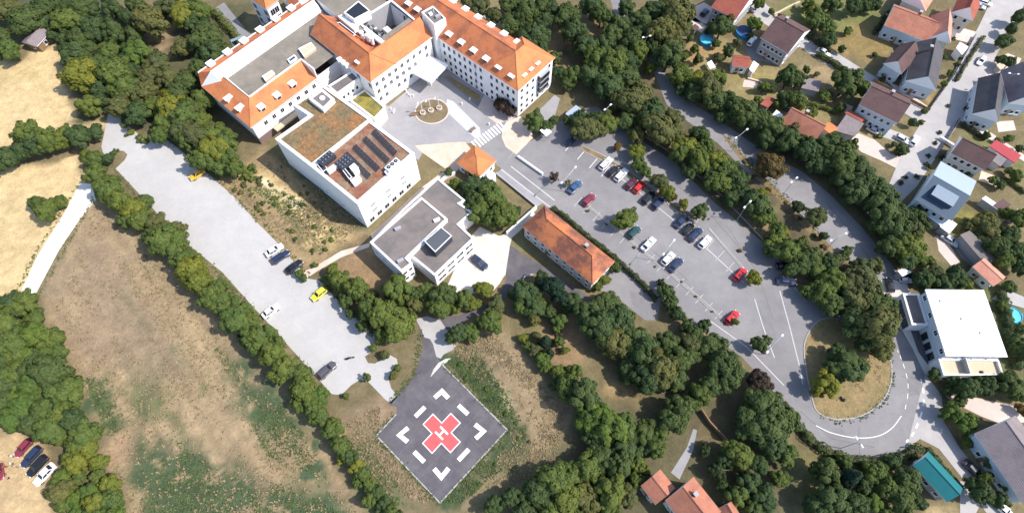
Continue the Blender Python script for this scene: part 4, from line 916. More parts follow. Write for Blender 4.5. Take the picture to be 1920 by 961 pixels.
def shed(name, px, h, label, cat='shed', wallm='wall_grey', roofm='roof_white'):
    P = ccw([W2(*p, h) for p in px]); c = sum(P, Vector((0, 0))) / len(P); root = empty(name, (*c, 0)); tag(root, label, cat); Q = rel(P, c)
    I = inset(Q, .2); b = MB(); b.prism(I, 0, h - .1, cap=False); b.build('wall', wallm, root)
    b = MB(); b.prism(Q, h - .14, h + .02, bottom=True); b.build('roof', roofm, root)
    d = MB(); t = (I[1] - I[0]).normalized(); nn = Vector((t.y, -t.x)); mm = I[0].lerp(I[1], .5) + nn * .03; d.box((mm.x, mm.y, min(1.0, h * .42)), (.9, .08, min(1.9, h * .8)), math.atan2(t.y, t.x)); d.build('door', 'wood', root)
    return root
shelter('ticket_shelter', [(1012, 244), (1023, 237), (1035, 247), (1024, 255)], 2.8, 'small white flat-roofed shelter at the car park entrance', 'shelter')
shelter('glass_canopy', [(1060, 213), (1080, 197), (1102, 213), (1082, 233)], 3.0, 'pale blue translucent canopy beside the end of the long hospital wing', 'canopy', 'roof_blue')

# ================================================================== WHITE VILLA by the ring road
def villa():
    h = 6.4; Q = rect((1735, 542), (1774, 667), (1889, 667), h); A, B, C_, D = Q; c = (A + C_) / 2; root = empty('villa', (*c, 0)); tag(root, 'modern flat-roofed white villa with a shaded drive beside the ring road', 'villa'); Q = rel(Q, c)
    b = MB(); b.prism(inset(Q, .35), 0, h - .3, cap=False); b.build('wall', 'wall_pale_blue', root)
    b = MB(); b.prism(Q, h - .3, h, bottom=True); b.build('roof_slab', 'roof_white', root)
    u = (C_ - B).normalized(); v = (A - B).normalized(); P = lambda x, y: B - c + u * x + v * y
    Lv = (A - B).length; Lu = (C_ - B).length
    b = MB(); T = [P(.2, -3.3), P(Lu + .1, -3.1), P(Lu + .1, .3), P(.2, .3)]; b.prism(T, 0, 3.0, cap=False); b.ring(T, inset(T, .35), 2.9, 3.7); te = b.build('terrace_wall', 'wall_white', root)
    b = MB(); b.sheet(T, 3.05); b.build('terrace_floor', 'wood_pale', te)
    b = MB(); b.wall_path([P(Lu * .42, -3.0), P(Lu * .42, .2)], .15, 3.05, 4.6); b.build('terrace_screen', 'metal_grey', te)
    b = MB(); T = [P(-3.3, Lv * .52), P(.3, Lv * .52), P(.3, Lv + .2), P(-3.3, Lv + .2)]; b.prism(T, 0, 3.2, cap=False); b.ring(T, inset(T, .4), 3.1, 3.6); ga = b.build('garage_wall', 'wall_white', root)
    b = MB(); b.sheet(inset(T, .2), 3.3); b.build('garage_roof', 'roof_felt', ga)
    for k in range(3):
        q = P(-3.34, Lv * (.60 + .14 * k)); m = MB(); m.box((q.x, q.y, 1.3), (2.0, .1, 2.2), math.atan2(v.y, v.x)); m.build('garage_door', 'glass_blue', root)
    for k in range(3):
        q = P(.3, Lv * (.1 + .15 * k)); m = MB(); m.box((q.x, q.y, 1.3), (1.5, .14, 2.1), math.atan2(v.y, v.x)); m.build('garage_door', 'glass_dark', root)
    windows(root, B + u * .3 + v * .35, C_ + v * .35, [4.8], 4, 2.0, 1.6, 1.5, 1.5, out=c)
    windows(root, A + u * .35, B + u * .35, [5.0], 4, 1.2, 1.2, 1.5, 1.5, out=c)
    for x, y, sx in ((.72, .35, 1.3), (.2, .82, .6), (.45, .55, .3)):
        q = P(Lu * x, Lv * y); m = MB(); m.box((q.x, q.y, h + .12), (sx, .5, .25), .3); m.build('roof_vent', 'metal_grey', root)
villa()
shed('bin_store', [(1683, 507), (1700, 500), (1709, 510), (1692, 518)], 2.6, 'small white-roofed bin store behind the villa drive', 'bin store')

# ================================================================== VILLAGE HOUSES
house('house', (1333, 14), (1379, 38), (1420, -9), 5.2, 3.2, 'brick-red gabled house with a bright white end wall, top of the village lane', 'tile_red', 'wall_grey', ridge='ab', chimney=.4, nw=(4, 2))
house('house', (1425, 71.5), (1477, 101.5), (1521, 58), 5.6, 3.2, 'purple-brown roofed pair of houses with a mauve strip in the middle', 'tile_brown', 'wall_grey', ridge='ab', chimney=.3, nw=(5, 2))
house('house', (1657, 48), (1740, 80), (1760, 40), 4.4, 2.8, 'large rusty-red roofed house with pale blue walls by the lawn', 'tile_terracotta', 'wall_pale_blue', ridge='ab', chimney=.55, nw=(5, 2))
house('house', (1742, 72), (1782, 82), (1812, 46), 4.6, 3.4, 'salmon-tiled side house joined to the large rusty-red roof', 'tile_salmon', 'wall_cream', ridge='bc', nw=(3, 2))
house('house', (1783, 24), (1824, 40), (1842, 12), 5.0, 3.2, 'dark red roofed house against the top edge beside the wide street', 'tile_red', 'wall_cream', nw=(3, 2))
house('house', (1690, 2), (1735, 22), (1752, -14), 4.6, 2.8, 'salmon flat-pitched roof at the top edge behind the rusty-red house', 'tile_salmon', 'wall_cream', nw=(3, 2))
house('house', (1655, 120), (1690, 140), (1716, 98), 4.6, 2.8, 'small house with one dark red and one mauve slope facing the lane', 'tile_brown', 'wall_pale_blue', ridge='bc', nw=(2, 2))
house('house', (1697, 152), (1755, 170), (1792, 104), 4.3, 3.3, 'slate-roofed corner house with a pale windowed gable at the street corner', 'tile_slate', 'wall_pale_blue', ridge='bc', nw=(4, 3), chimney=.7)
house('house', (1610, 197), (1683, 232), (1724, 195), 5.6, 2.6, 'chocolate-brown roofed house with balconies by the street junction', 'tile_brown', 'wall_pale_blue', ridge='ab', nw=(5, 2), chimney=.5)
house('house', (1464, 232), (1528, 266), (1552, 236), 4.6, 2.8, 'orange-red tiled house tucked behind the hedge trees', 'tile_terracotta', 'wall_cream', ridge='ab', nw=(4, 2), chimney=.4)
house('house', (1822, 214), (1872, 230), (1914, 172), 4.4, 3.5, 'slate-roofed house with a pale blue gable at the right edge', 'tile_slate', 'wall_pale_blue', ridge='bc', nw=(4, 3))
house('house', (1890, 194), (1937, 200), (1965, 144), 4.6, 3.8, 'grey-roofed twin house cut off by the right edge', 'tile_mauve', 'wall_pale_blue', ridge='bc', nw=(4, 3))
house('house', (1782, 288), (1846, 320), (1874, 292), 5.0, 2.6, 'broad dark brown roofed house with a beige front by the pink path', 'tile_brown', 'wall_cream', ridge='ab', nw=(4, 2))
hb = house('house', (1716, 374), (1784, 414), (1841, 346), 5.4, 2.0, 'house with one sky-blue and one dark blue metal roof slope', 'roof_blue', 'wall_pale_blue', ridge='ab', nw=(4, 2))
def blue_slope(root):
    ro = [c for c in root.children if c.name.startswith('roof')][0]; me = ro.data.copy(); ro.data = me; me.materials.append(MATS['roof_blue_dark'])
    f = min((p for p in me.polygons if p.normal.z > .3), key=lambda p: p.normal.y); f.material_index = 2
    R = [me.vertices[i].co for i in f.vertices]; c = sum(R, Vector()) / 4; n = f.normal.copy()
    m = MB(); b = math.atan2((R[1] - R[0]).y, (R[1] - R[0]).x); m.box((c.x, c.y, c.z + .2), (5.0, 3.4, 1.4), b); m.box((c.x, c.y, c.z + .94), (5.3, 3.7, .1), b, 1); d = m.build('roof_dormer', ['roof_blue_dark', 'stair_steel'], root)
blue_slope(hb)
house('house', (1822, 500), (1862, 537), (1882, 517), 3.2, 1.0, 'small orange flat-pitched outbuilding below the grey driveway', 'tile_salmon', 'wall_cream', 'outbuilding', nw=(2, 1), zs=(1.5,))
house('house', (1826, 812), (1918, 945), (1985, 890), 4.4, 3.0, 'long grey-roofed house at the lower right edge', 'tile_mauve', 'wall_pale_blue', nw=(6, 2))
house('house', (1238, 879), (1266, 914), (1228, 945), 4.4, 1.6, 'terracotta side wing of the house at the bottom edge', 'tile_terracotta', 'wall_cream', ridge='ab', nw=(2, 2))
house('house', (1300, 893), (1352, 958), (1300, 1006), 5.0, 2.8, 'large terracotta roofed house cut by the bottom edge', 'tile_terracotta', 'wall_cream', nw=(5, 2), chimney=.3)
house('house', (1345, 953), (1372, 938), (1410, 975), 3.6, 1.6, 'little terracotta outbuilding right of the bottom house', 'tile_terracotta', 'wall_cream', 'outbuilding', nw=(2, 1), zs=(1.5,))
house('barn', (1711, 871), (1775, 941), (1801, 911), 3.2, 1.5, 'teal metal-roofed barn below the ring road', 'roof_teal', 'wall_grey', 'barn', nw=(3, 1), zs=(1.6,))
house('hut', (41, 80), (70, 88), (79, 56), 2.6, 1.0, 'weathered grey hut at the edge of the straw field', 'tile_mauve', 'wood', 'hut', nw=(1, 1), zs=(1.4,))
house('garden_house', (1372, 124), (1405, 128), (1416, 108), 3.0, 1.2, 'red-roofed garden house with a white side below the paired houses', 'tile_red', 'wall_white', 'garden house', nw=(2, 1), zs=(1.5,))
shed('shed', [(1405, 130), (1413, 114), (1423, 121), (1412, 137)], 2.6, 'white lean-to on the end of the red-roofed garden house', roofm='roof_white', wallm='wall_white')
shed('garage', [(1855, 274), (1868, 262), (1915, 291), (1903, 306)], 2.8, 'long flat red-roofed garage beside the pink path', 'garage', 'wall_white', 'roof_red_flat')
shed('shed', [(1841, 372), (1848, 367), (1900, 402), (1894, 409)], 2.6, 'long narrow white-roofed lean-to behind the blue house', roofm='roof_white')
shed('shed', [(1898, 402), (1908, 391), (1921, 400), (1912, 411)], 2.8, 'cream-roofed shed at the end of the white lean-to', roofm='wood_pale')
shed('shed', [(1862, 385), (1880, 372), (1896, 383), (1880, 398)], 2.7, 'brown-roofed shed next to the long white lean-to', roofm='tile_brown')
shed('carport', [(1735, 402), (1742, 396), (1775, 413), (1766, 424)], 2.6, 'white flat roof over the car beside the dark blue slope', 'carport', roofm='roof_white')
shed('shed', [(1762, 424), (1780, 410), (1795, 420), (1780, 438)], 2.5, 'second white flat roof, nearest the driveway', roofm='roof_white')
shed('garden_room', [(1565, 245), (1588, 213), (1620, 232), (1603, 256)], 3.0, 'mauve flat-roofed extension beside the orange-red house', 'extension', 'wall_cream', 'tile_mauve')
shed('shed', [(1584, 212), (1592, 205), (1622, 222), (1616, 230)], 3.0, 'low dark red roof along the mauve extension', roofm='tile_red')
shed('shed', [(1443, 221), (1456, 206), (1468, 215), (1460, 234)], 2.5, 'bright white shed against the hedge trees', roofm='roof_white', wallm='wall_white')
shed('shed', [(1425, 195), (1440, 180), (1455, 186), (1440, 202)], 2.4, 'dark red garden shed above the bright white shed', roofm='tile_red')
shed('shed', [(1502, 165), (1512, 146), (1540, 152), (1535, 172)], 2.5, 'grey-roofed shed in the middle of the gardens', roofm='tile_mauve')
shed('carport', [(1793, 90), (1800, 79), (1816, 88), (1804, 103)], 2.8, 'white square carport roof beside the wide street', 'carport', roofm='roof_white', wallm='wall_white')
shed('shed', [(1858, 300), (1868, 284), (1890, 296), (1876, 312)], 2.6, 'grey felt shed behind the brown-roofed house', roofm='tile_mauve')
shed('shed', [(1800, 440), (1818, 432), (1870, 478), (1850, 498)], 3.0, 'long dark felt-roofed shed leading to the orange outbuilding', roofm='roof_felt')
shed('porch', [(1540, 238), (1555, 228), (1572, 240), (1560, 254)], 3.2, 'orange porch roof at the end of the orange-red house', 'porch', 'wall_cream', 'tile_orange')

# ================================================================== pools, tarps, low walls, fences, hedges
def pool(px, py, r, label, water='pool_water', h=1.1):
    p = W2(px, py, h); root = empty('pool', (*p, 0)); tag(root, label, 'pool', 'garden pools'); N = 28
    O = [(r * math.cos(2 * math.pi * k / N), r * math.sin(2 * math.pi * k / N)) for k in range(N)]
    b = MB(); b.ring(O, inset(O, .14), 0, h); b.build('wall', 'pool_blue', root)
    b = MB(); b.sheet(inset(O, .1), h - .15); b.build('water', water, root)
    b = MB()
    for x in (-.3, .3):
        b.tube((r + .1, x, 0), (r - .15, x, h + .7), .035, n=6)
    for z in (.4, .8, 1.1): b.tube((r + .05, -.3, z), (r + .05, .3, z), .03, n=6)
    b.build('ladder', 'trim_white', root)
pool(1325, 73, 2.0, 'round turquoise garden pool beside a brown lawn'); pool(1396, 58, 2.3, 'round pool under a dark blue cover beside the brick-red house', 'pool_cover')
pool(1231, 13, 1.7, 'small bright blue pool among trees at the top'); pool(1901, 590, 1.9, 'bright cyan pool at the right edge behind the villa')
for px, lab in (([(1325, 118), (1334, 113), (1342, 126), (1331, 129)], 'bright white tarpaulin spread on a frame in the garden'),):
    shelter('garden_tent', px, 1.8, lab, 'tent')
p = W2(1707, 83, 2.4); root = empty('parasol', (*p, 0)); tag(root, 'white garden parasol between the rusty-red house and the small house', 'parasol')
b = MB(); b.tube((0, 0, 0), (0, 0, 2.5), .04); b.build('pole', 'metal_grey', root); b = MB(); b.tube((0, 0, 2.0), (0, 0, 2.6), 1.9, .05, n=8, cap=False); b.build('canopy', 'flag_white', root)
def low_wall(px, h, th, label, m='wall_white', cat='wall', name='wall', z0=0.0):
    P = [W2(*p, h) for p in px]; b = MB(); b.wall_path(P, th, z0, h); b.wall_path(P, th + .1, h, h + .06) ; q = b.build(name, m); tag(q, label, cat)
low_wall([(971, 292), (1018, 325)], .8, .35, 'thick low white wall at the head of the car park', 'roof_white')
low_wall([(1006, 386), (985, 405), (950, 435)], 1.4, .35, 'white garden wall running from the long tiled building to the yard')
low_wall([(930, 324), (1006, 386)], .7, .18, 'thin grey wall along the planted strip above the long tiled building', 'wall_grey')
low_wall([(853, 322), (835, 330), (826, 338)], 1.2, .3, 'short white wall between the kiosk and the annexe')
low_wall([(972, 537), (985, 517), (1000, 514)], .5, .3, 'curved white kerb wall where the access road turns', 'kerb')
low_wall([(1316, 766), (1332, 790), (1365, 825)], 1.5, .2, 'dark garden wall below the tree group by the car park', 'wood')
low_wall([(1452, 27), (1480, 12), (1500, 3)], .6, .4, 'cream garden wall by the upper lane', 'wood_pale')
low_wall([(1402, 146), (1424, 152), (1440, 165)], .4, .4, 'pale edging wall on the dry lawn below the garden house', 'wood_pale')
low_wall([(1764, 256), (1795, 275)], 1.0, .4, 'short white wall facing the street by the brown-roofed house')
def fence(px, h, label, m='wood', step=2.2):
    P = [W2(*p, h) for p in px]; root = empty('fence', (*P[0], 0)); tag(root, label, 'fence'); b = MB(); Q = rel(P, P[0]); b.wall_path(Q, .05, .12, h); b.build('panel', m, root)
    for a, c in zip(Q, Q[1:]):
        n = max(1, int((c - a).length / step))
        for k in range(n + (c == Q[-1])): q = a.lerp(c, k / n); b = MB(); b.box((*q, h / 2 + .05), (.12, .12, h + .1)); b.build('post', m, root)
fence([(1745, 204), (1690, 175), (1640, 148)], 1.1, 'low brown fence along the lane by the corner house')
fence([(1205, 40), (1228, 58), (1236, 75)], 1.4, 'dark garden fence beside the upper road')
fence([(1758, 292), (1790, 240), (1800, 222)], 1.1, 'low fence along the wide street, right-hand side', 'metal_dark')
fence([(1742, 206), (1790, 140), (1830, 65)], 1.0, 'low fence along the wide street, left-hand side', 'metal_dark')

# flagpoles in round planters on the oval bed, planters, bollards
for i, (fx, fy) in enumerate(((793, 213), (808, 208.5), (824, 204))):
    p = W2(fx, fy); root = empty('flagpole', (*p, .12)); tag(root, 'white flagpole in a round concrete planter, ' + ('leftmost', 'middle', 'rightmost')[i] + ' on the oval bed', 'flagpole', 'flagpoles on the oval bed')
    N = 20; O = [(.8 * math.cos(2 * math.pi * k / N), .8 * math.sin(2 * math.pi * k / N)) for k in range(N)]; I = [(x * .66, y * .66) for x, y in O]
    b = MB(); b.ring(O, I, 0, .5); b.build('planter', 'paver_pink', root)
    b = MB(); b.sheet(I, .4); b.build('soil', 'island_turf', root)
    b = MB(); b.tube((0, 0, 0), (0, 0, 4.6), .07, .05, n=8); b.build('pole', 'flag_white', root)
    b = MB(); n = 6
    for k in range(n):
        f = lambda t: (-.1 - 1.2 * t, .18 * math.sin(t * 6))
        a, c = f(k / n), f((k + 1) / n); b.face([(*a, 3.6), (*c, 3.55), (*c, 4.4), (*a, 4.5)])
    b.build('flag', 'flag_white', root)
def bench(px, py, rz, label):
    p = W2(px, py); root = empty('bench', (*p, .03), rz); tag(root, label, 'bench')
    b = MB(); b.box((0, 0, .45), (1.8, .5, .07)); b.build('seat', 'wood', root); b = MB(); b.box((0, .26, .75), (1.8, .06, .4)); b.build('backrest', 'wood', root)
    for x in (-.75, .75): b = MB(); b.box((x, 0, .21), (.08, .45, .42)); b.build('leg', 'metal_dark', root)
bench(887, 245, .9, 'dark bench at the tip of the pale paving tongue'); bench(776, 217, .2, 'dark bench beside the oval bed on the plaza')
mb = MB(); mb.tube((0, 0, 0), (0, 0, .75), .13, .11, n=10); mb.tube((0, 0, .75), (0, 0, .85), .11, .03, n=10); BOL = mb.mesh('bollard', 'paint_white')
for i, (x, y, lab) in enumerate(((762, 172, 'white bollard on the plaza, nearest the canopy'), (766, 178, 'white bollard below the one nearest the canopy'), (770, 181, 'white bollard, third down from the canopy'), (775, 181, 'white bollard standing right of the small cluster'), (734, 206, 'white bollard by the mossy link roof, left one'), (740, 208, 'white bollard by the mossy link roof, right one'), (738, 212, 'white bollard by the mossy link roof, lowest one'), (866, 196, 'white bollard beside the pale paving tongue'), (881, 187, 'white bollard on the dark lane before the long wing'), (917, 234, 'white bollard just above the zebra crossing'))):
    q = link('bollard', BOL); q.location = W(x, y); q.scale = (1.6, 1.6, 1.1); tag(q, lab, 'bollard', 'white bollards on the plaza')
# water tank by the kiosk
p = W2(921, 329, 2); b = MB(); b.tube((0, 0, 0), (0, 0, 2.0), 1.15, n=20); b.tube((0, 0, 2.0), (0, 0, 2.3), 1.15, .2, n=20); q = b.build('water_tank', 'roof_white'); q.location = (*p, 0); tag(q, 'round white tank beside the orange kiosk', 'tank')

# ---- street lamps with two heads
def lamp(a, c, label, h=7.5):
    A, C_ = W2(*a, h), W2(*c, h); p = (A + C_) / 2; root = empty('street_lamp', (*p, 0)); tag(root, label, 'street lamp', 'double-headed street lamps')
    b = MB(); b.tube((0, 0, 0), (0, 0, h), .075, .045, n=8); b.build('pole', 'metal_grey', root)
    for q in (A - p, C_ - p):
        b = MB(); b.tube((0, 0, h - .3), (*q, h), .035, n=6); b.build('arm', 'metal_grey', root)
        b = MB(); b.box((*q, h + .02), (.72, .42, .16), math.atan2(q.y, q.x), top=(.7, .6)); b.build('lamp_head', 'roof_white', root)
for a, c, lab in (((1079, 313), (1053, 342), 'double street lamp between the bare bush and the first blue car'), ((1401, 242), (1380, 258), 'double street lamp on the upper road above the soil verge'), ((1264, 450), (1244, 476), 'double street lamp by the white cars in the middle aisle'),
    ((1467, 628), (1439, 659), 'double street lamp beside the small tree above the ring road'), ((1586, 437), (1558, 450), 'double street lamp in the wide part of the upper road'), ((1407, 377), (1396, 388), 'double street lamp hidden among the belt trees'), ((1145, 196), (1134, 205), 'double street lamp among trees near the pale blue canopy'), ((1494, 333), (1484, 341), 'double street lamp just right of the bronze tree'), ((1893, 137), (1910, 139), 'street lamp in front of the slate-roofed house at the right edge'), ((1219, 67), (1206, 70), 'double street lamp in the shade by the upper road'), ((1606, 820), (1616, 835), 'double street lamp on the outer bend of the ring road')):
    lamp(a, c, lab)

# ---- clipped hedges
def leaf_shell(face_fn, n, size, rnd):
    b = MB(); rg = random.Random(rnd)
    for _ in range(n):
        p, nn = face_fn(rg); nn = Vector((nn[0] + rg.gauss(0, .35), nn[1] + rg.gauss(0, .35), nn[2] + rg.gauss(0, .3))).normalized(); t = nn.orthogonal().normalized(); t = Matrix.Rotation(rg.random() * 6.28, 3, nn) @ t; s_ = nn.cross(t); k = size * rg.uniform(.6, 1.2)
        b.face([p - t * k, p - s_ * k * .6, p + t * k, p + s_ * k * .6])
    return b
def hedge(px, h, th, label, m='leaf_d', n_per=26, rnd=1):
    P = [W2(*p, h * .7) for p in px]; root = empty('hedge', (*P[0], 0)); tag(root, label, 'hedge'); Q = rel(P, P[0])
    seg = [(a, c, (c - a).length) for a, c in zip(Q, Q[1:])]; T = sum(s[2] for s in seg)
    def fn(rg):
        d = rg.random() * T
        for a, c, L in seg:
            if d <= L: break
            d -= L
        u = (c - a) / L; v = Vector((-u.y, u.x)); base = a + u * d; ang = rg.random() * math.pi; wv = 1 + .25 * math.sin(d * 1.3 + rnd) + .15 * math.sin(d * 3.1)
        x = math.cos(ang) * th / 2 * wv; z = max(.08, math.sin(ang) ** .6 * h * (.9 + .12 * math.sin(d * 2.1 + rnd)))
        q = base + v * x; nn = v * math.cos(ang)
        return Vector((q.x, q.y, z)), (nn.x, nn.y, math.sin(ang))
    leaf_shell(fn, int(T * n_per * (h + th) / 2), .3, rnd).build('foliage', m, root)
    b = MB(); b.wall_path(Q, th * .45, 0, h * .75); b.build('stems', 'bark', root)
hedge([(1036, 388), (1060, 404), (1100, 440), (1150, 478), (1190, 515), (1215, 540), (1232, 562)], 1.5, 1.3, 'clipped hedge between the long tiled building and the car park', 'leaf_k', rnd=2)
hedge([(1500, 795), (1520, 822), (1550, 842), (1590, 860), (1640, 866), (1690, 858), (1730, 838)], 1.8, 2.2, 'curved hedge round the outside of the ring road', 'leaf_d', rnd=3)
hedge([(1460, 26), (1500, 50), (1545, 84), (1560, 96)], 1.8, 1.3, 'dark hedge along the upper side of the lane', 'leaf_k', rnd=4)
hedge([(1532, 98), (1560, 112), (1600, 140), (1645, 168)], 1.8, 1.6, 'long hedge along the lower side of the lane', 'leaf_d', rnd=5)
hedge([(400, 18), (425, 45), (450, 78), (462, 95)], 2.0, 2.4, 'green hedge below the grey path behind the left wing', 'leaf_m', rnd=6)
hedge([(1580, 262), (1560, 250), (1535, 285)], 1.5, 1.0, 'short hedge between the orange porch and the belt trees', 'leaf_d', rnd=11)
hedge([(1478, 178), (1520, 192), (1570, 208)], 1.4, 1.3, 'garden hedge above the orange-red house', 'leaf_m', rnd=12)
hedge([(1845, 68), (1812, 120), (1795, 150)], 1.1, .9, 'low hedge inside the fence on the left of the wide street', 'leaf_o', rnd=13)
hedge([(1838, 158), (1812, 205)], 1.1, .9, 'low hedge in front of the slate-roofed house at the right edge', 'leaf_k', rnd=14)
hedge([(1765, 290), (1780, 300), (1800, 318)], 1.2, 1.0, 'short hedge before the broad brown-roofed house', 'leaf_k', rnd=15)
hedge([(1880, 330), (1905, 345), (1925, 360)], 1.3, 1.0, 'garden hedge behind the broad brown-roofed house', 'leaf_m', rnd=16)
hedge([(1640, 60), (1655, 40), (1668, 20)], 1.4, 1.2, 'dark hedge at the edge of the brown lawn', 'leaf_k', rnd=17)
shed('greenhouse', [(1470, 196), (1478, 188), (1490, 194), (1482, 203)], 2.2, 'little pale greenhouse by the garden hedge', 'greenhouse', 'glass_blue', 'metal_pale')
shed('shed', [(1776, 60), (1786, 52), (1796, 60), (1786, 70)], 2.4, 'small grey lean-to behind the salmon-tiled side house', roofm='tile_mauve')
shed('shed', [(1868, 122), (1878, 116), (1886, 124), (1876, 131)], 2.2, 'cream garden shed right of the wide street', roofm='wood_pale')
shed('shed', [(1843, 155), (1850, 147), (1860, 152), (1852, 160)], 1.2, 'low cream box roof beside the wide street', roofm='wood_pale')
shed('shed', [(1295, 50), (1304, 45), (1312, 52), (1303, 58)], 2.2, 'dark garden shed left of the turquoise pool', roofm='tile_brown')
hedge([(1700, 505), (1750, 545)], 1.5, 1.2, 'short hedge behind the white bin store', 'leaf_k', rnd=7)
hedge([(1805, 230), (1830, 245), (1850, 260)], 1.3, 1.2, 'dark clipped hedge along the pink path', 'leaf_k', rnd=8)
hedge([(1740, 838), (1760, 862), (1790, 900), (1805, 915)], 1.6, 1.3, 'hedge between the teal barn and the side road', 'leaf_d', rnd=9)
hedge([(1880, 545), (1895, 600), (1905, 650), (1915, 690)], 2.0, 2.6, 'hedge along the far side of the villa', 'leaf_d', rnd=10)

# ================================================================== CARS
def car_meshes(kind):
    # x forward, metres; profile stations: x, half width, z bottom, z belt
    if kind == 'hatch': L, st, gh = 4.1, None, (-1.95, 0.95, -1.55, 0.25)
    elif kind == 'estate': L, st, gh = 4.6, None, (-2.2, 1.05, -1.9, 0.35)
    else: L, st, gh = 4.5, None, (-1.75, 1.0, -1.1, 0.25)
    h = L / 2; hw = .87
    X = [(-h, .70, .38, .72), (-h + .08, .80, .30, .86), (-h + .5, .86, .24, .93), (-h + 1.2, hw, .22, .94), (0, hw, .22, .92), (h - 1.3, hw, .22, .88), (h - .6, .85, .24, .80), (h - .15, .76, .30, .70), (h, .58, .38, .60)]
    b = MB(); secs = []
    for x, w_, z0, z1 in X:
        secs.append([(x, -w_ * .93, z0), (x, -w_, (z0 + z1) / 2), (x, -w_ * .97, z1 - .08), (x, -w_ * .80, z1), (x, 0, z1 + .03), (x, w_ * .80, z1), (x, w_ * .97, z1 - .08), (x, w_, (z0 + z1) / 2), (x, w_ * .93, z0)])
    for a, c in zip(secs, secs[1:]):
        for k in range(8): b.face([a[k], c[k], c[k + 1], a[k + 1]])
        b.face([a[8], c[8], c[0], a[0]])
    b.face(secs[0]); b.face(secs[-1][::-1])
    xb, xf, tb, tf = gh; zb, zt = .86, 1.44
    B4 = [(xb, -.76), (xf, -.76), (xf, .76), (xb, .76)]; T4 = [(tb, -.60), (tf, -.60), (tf, .60), (tb, .60)]
    V = [Vector((x, y, zb)) for x, y in B4] + [Vector((x, y, zt)) for x, y in T4]
    for q in ((0, 1, 5, 4), (1, 2, 6, 5), (2, 3, 7, 6), (3, 0, 4, 7)): b.face([V[i] for i in q])
    b.face([V[4], V[5], (tf, 0, zt + .05), (tb, 0, zt + .05)]); b.face([(tb, 0, zt + .05), (tf, 0, zt + .05), V[6], V[7]])
    for s in (-1, 1): b.box((xf - .35, s * .93, .98), (.12, .2, .13))
    M = {}
    M['body'] = [(b.mesh('body', 'paint_car_white', True), None)]
    def pane(q, k0=.08, k1=.92, off=.012):
        A, B, C_, D = q; n = (B - A).cross(D - A).normalized() * off; L_ = lambda s, t: A.lerp(B, s).lerp(D.lerp(C_, s), t) + n
        p = MB(); p.face([L_(k0, .14), L_(k1, .14), L_(k1, .9), L_(k0, .9)]); return p
    M['windscreen'] = [(pane([V[1], V[2], V[6], V[5]]).mesh('windscreen', 'glass_dark'), None)]
    M['rear_window'] = [(pane([V[3], V[0], V[4], V[7]]).mesh('rear_window', 'glass_dark'), None)]
    sw = []
    for q in ([V[0], V[1], V[5], V[4]], [V[2], V[3], V[7], V[6]]):
        for k0, k1 in ((.06, .49), (.53, .93)): sw.append((pane(q, k0, k1).mesh('side_window', 'glass_dark'), None))
    M['side_window'] = sw
    wl = MB(); wl.tube((0, -.1, 0), (0, .1, 0), .31, n=16); ty = wl.mesh('wheel', 'tyre'); rm = MB(); rm.tube((0, -.106, 0), (0, .106, 0), .19, n=12); rim = rm.mesh('rim', 'rim')
    M['wheel'] = [(ty, (x, y, .31)) for x in (-h + .8, h - .85) for y in (-.8, .8)]; M['_rim'] = rim
    for nm, x, w_, mm in (('headlight', h - .1, .58, 'lamp_glass'), ('tail_light', -h + .05, .62, 'tail_red')):
        q = MB(); q.box((0, 0, 0), (.16, .3, .14)); me = q.mesh(nm, mm); M[nm] = [(me, (x, s * w_, .62 if x > 0 else .70)) for s in (-1, 1)]
    return M
CARM = {k: car_meshes(k) for k in ('hatch', 'estate', 'saloon')}
def car(px, py, dpx, col, kind, label, group='cars parked on the asphalt', s=1.0, roofcol=None, z=.03):
    p = W2(px, py, .8); q = W2(px + dpx[0], py + dpx[1], .8); d = q - p; root = empty('car', (*p, z), math.atan2(d.y, d.x)); root.scale = (s, s, s); tag(root, label, 'car', group); M = CARM[kind]
    for nm in ('body', 'windscreen', 'rear_window', 'side_window', 'wheel', 'headlight', 'tail_light'):
        for me, loc in M[nm]:
            o = inst(nm, me, root, loc or (0, 0, 0), 0, 'paint_car_' + col if nm == 'body' else None)
            if nm == 'wheel': inst('rim', M['_rim'], o)
    return root
gp = 'cars on the pale car park'; UR = (60, -62)
car(369, 326, (-95, 60), 'yellow', 'hatch', 'orange-yellow hatchback alone under trees at the upper end of the pale car park', gp)
car(514, 468, (85, -52), 'white', 'saloon', 'white saloon, first of the row of three on the pale car park', gp)
car(525, 481, (85, -55), 'navy', 'estate', 'dark blue estate car beside the white saloon on the pale car park', gp)
car(551, 499, (80, -62), 'black', 'saloon', 'black saloon nearest the tan footpath on the pale car park', gp)
car(598, 550, (-80, 65), 'lemon', 'hatch', 'lemon yellow car with dark glass near the tan footpath end', gp)
car(507, 582, (80, -60), 'white', 'saloon', 'white saloon half under the tree row on the pale car park', gp, .95)
car(613, 693, (65, -60), 'grey', 'estate', 'dark grey estate at the lower end of the pale car park', gp)
car(1073, 260, UR, 'navy', 'saloon', 'dark blue saloon in the shaded bay under the entrance trees')
car(1136, 306, UR, 'white', 'estate', 'white car at the upper left end of the planted strip row')
car(1149, 320, UR, 'black', 'hatch', 'black car squeezed between two white cars in the planted strip row', s=.92)
car(1165, 327, UR, 'white', 'estate', 'white car with dark glass, right of the squeezed black car')
car(1184, 344, UR, 'plum', 'hatch', 'plum-coloured car left of the bright red one', s=.95)
car(1199, 350, UR, 'red', 'hatch', 'bright red hatchback in the middle of the planted strip row')
car(1216, 370, UR, 'black', 'estate', 'black estate right of the bright red hatchback')
car(1234, 381, UR, 'navy', 'hatch', 'navy hatchback at the right end of the first planted strip row')
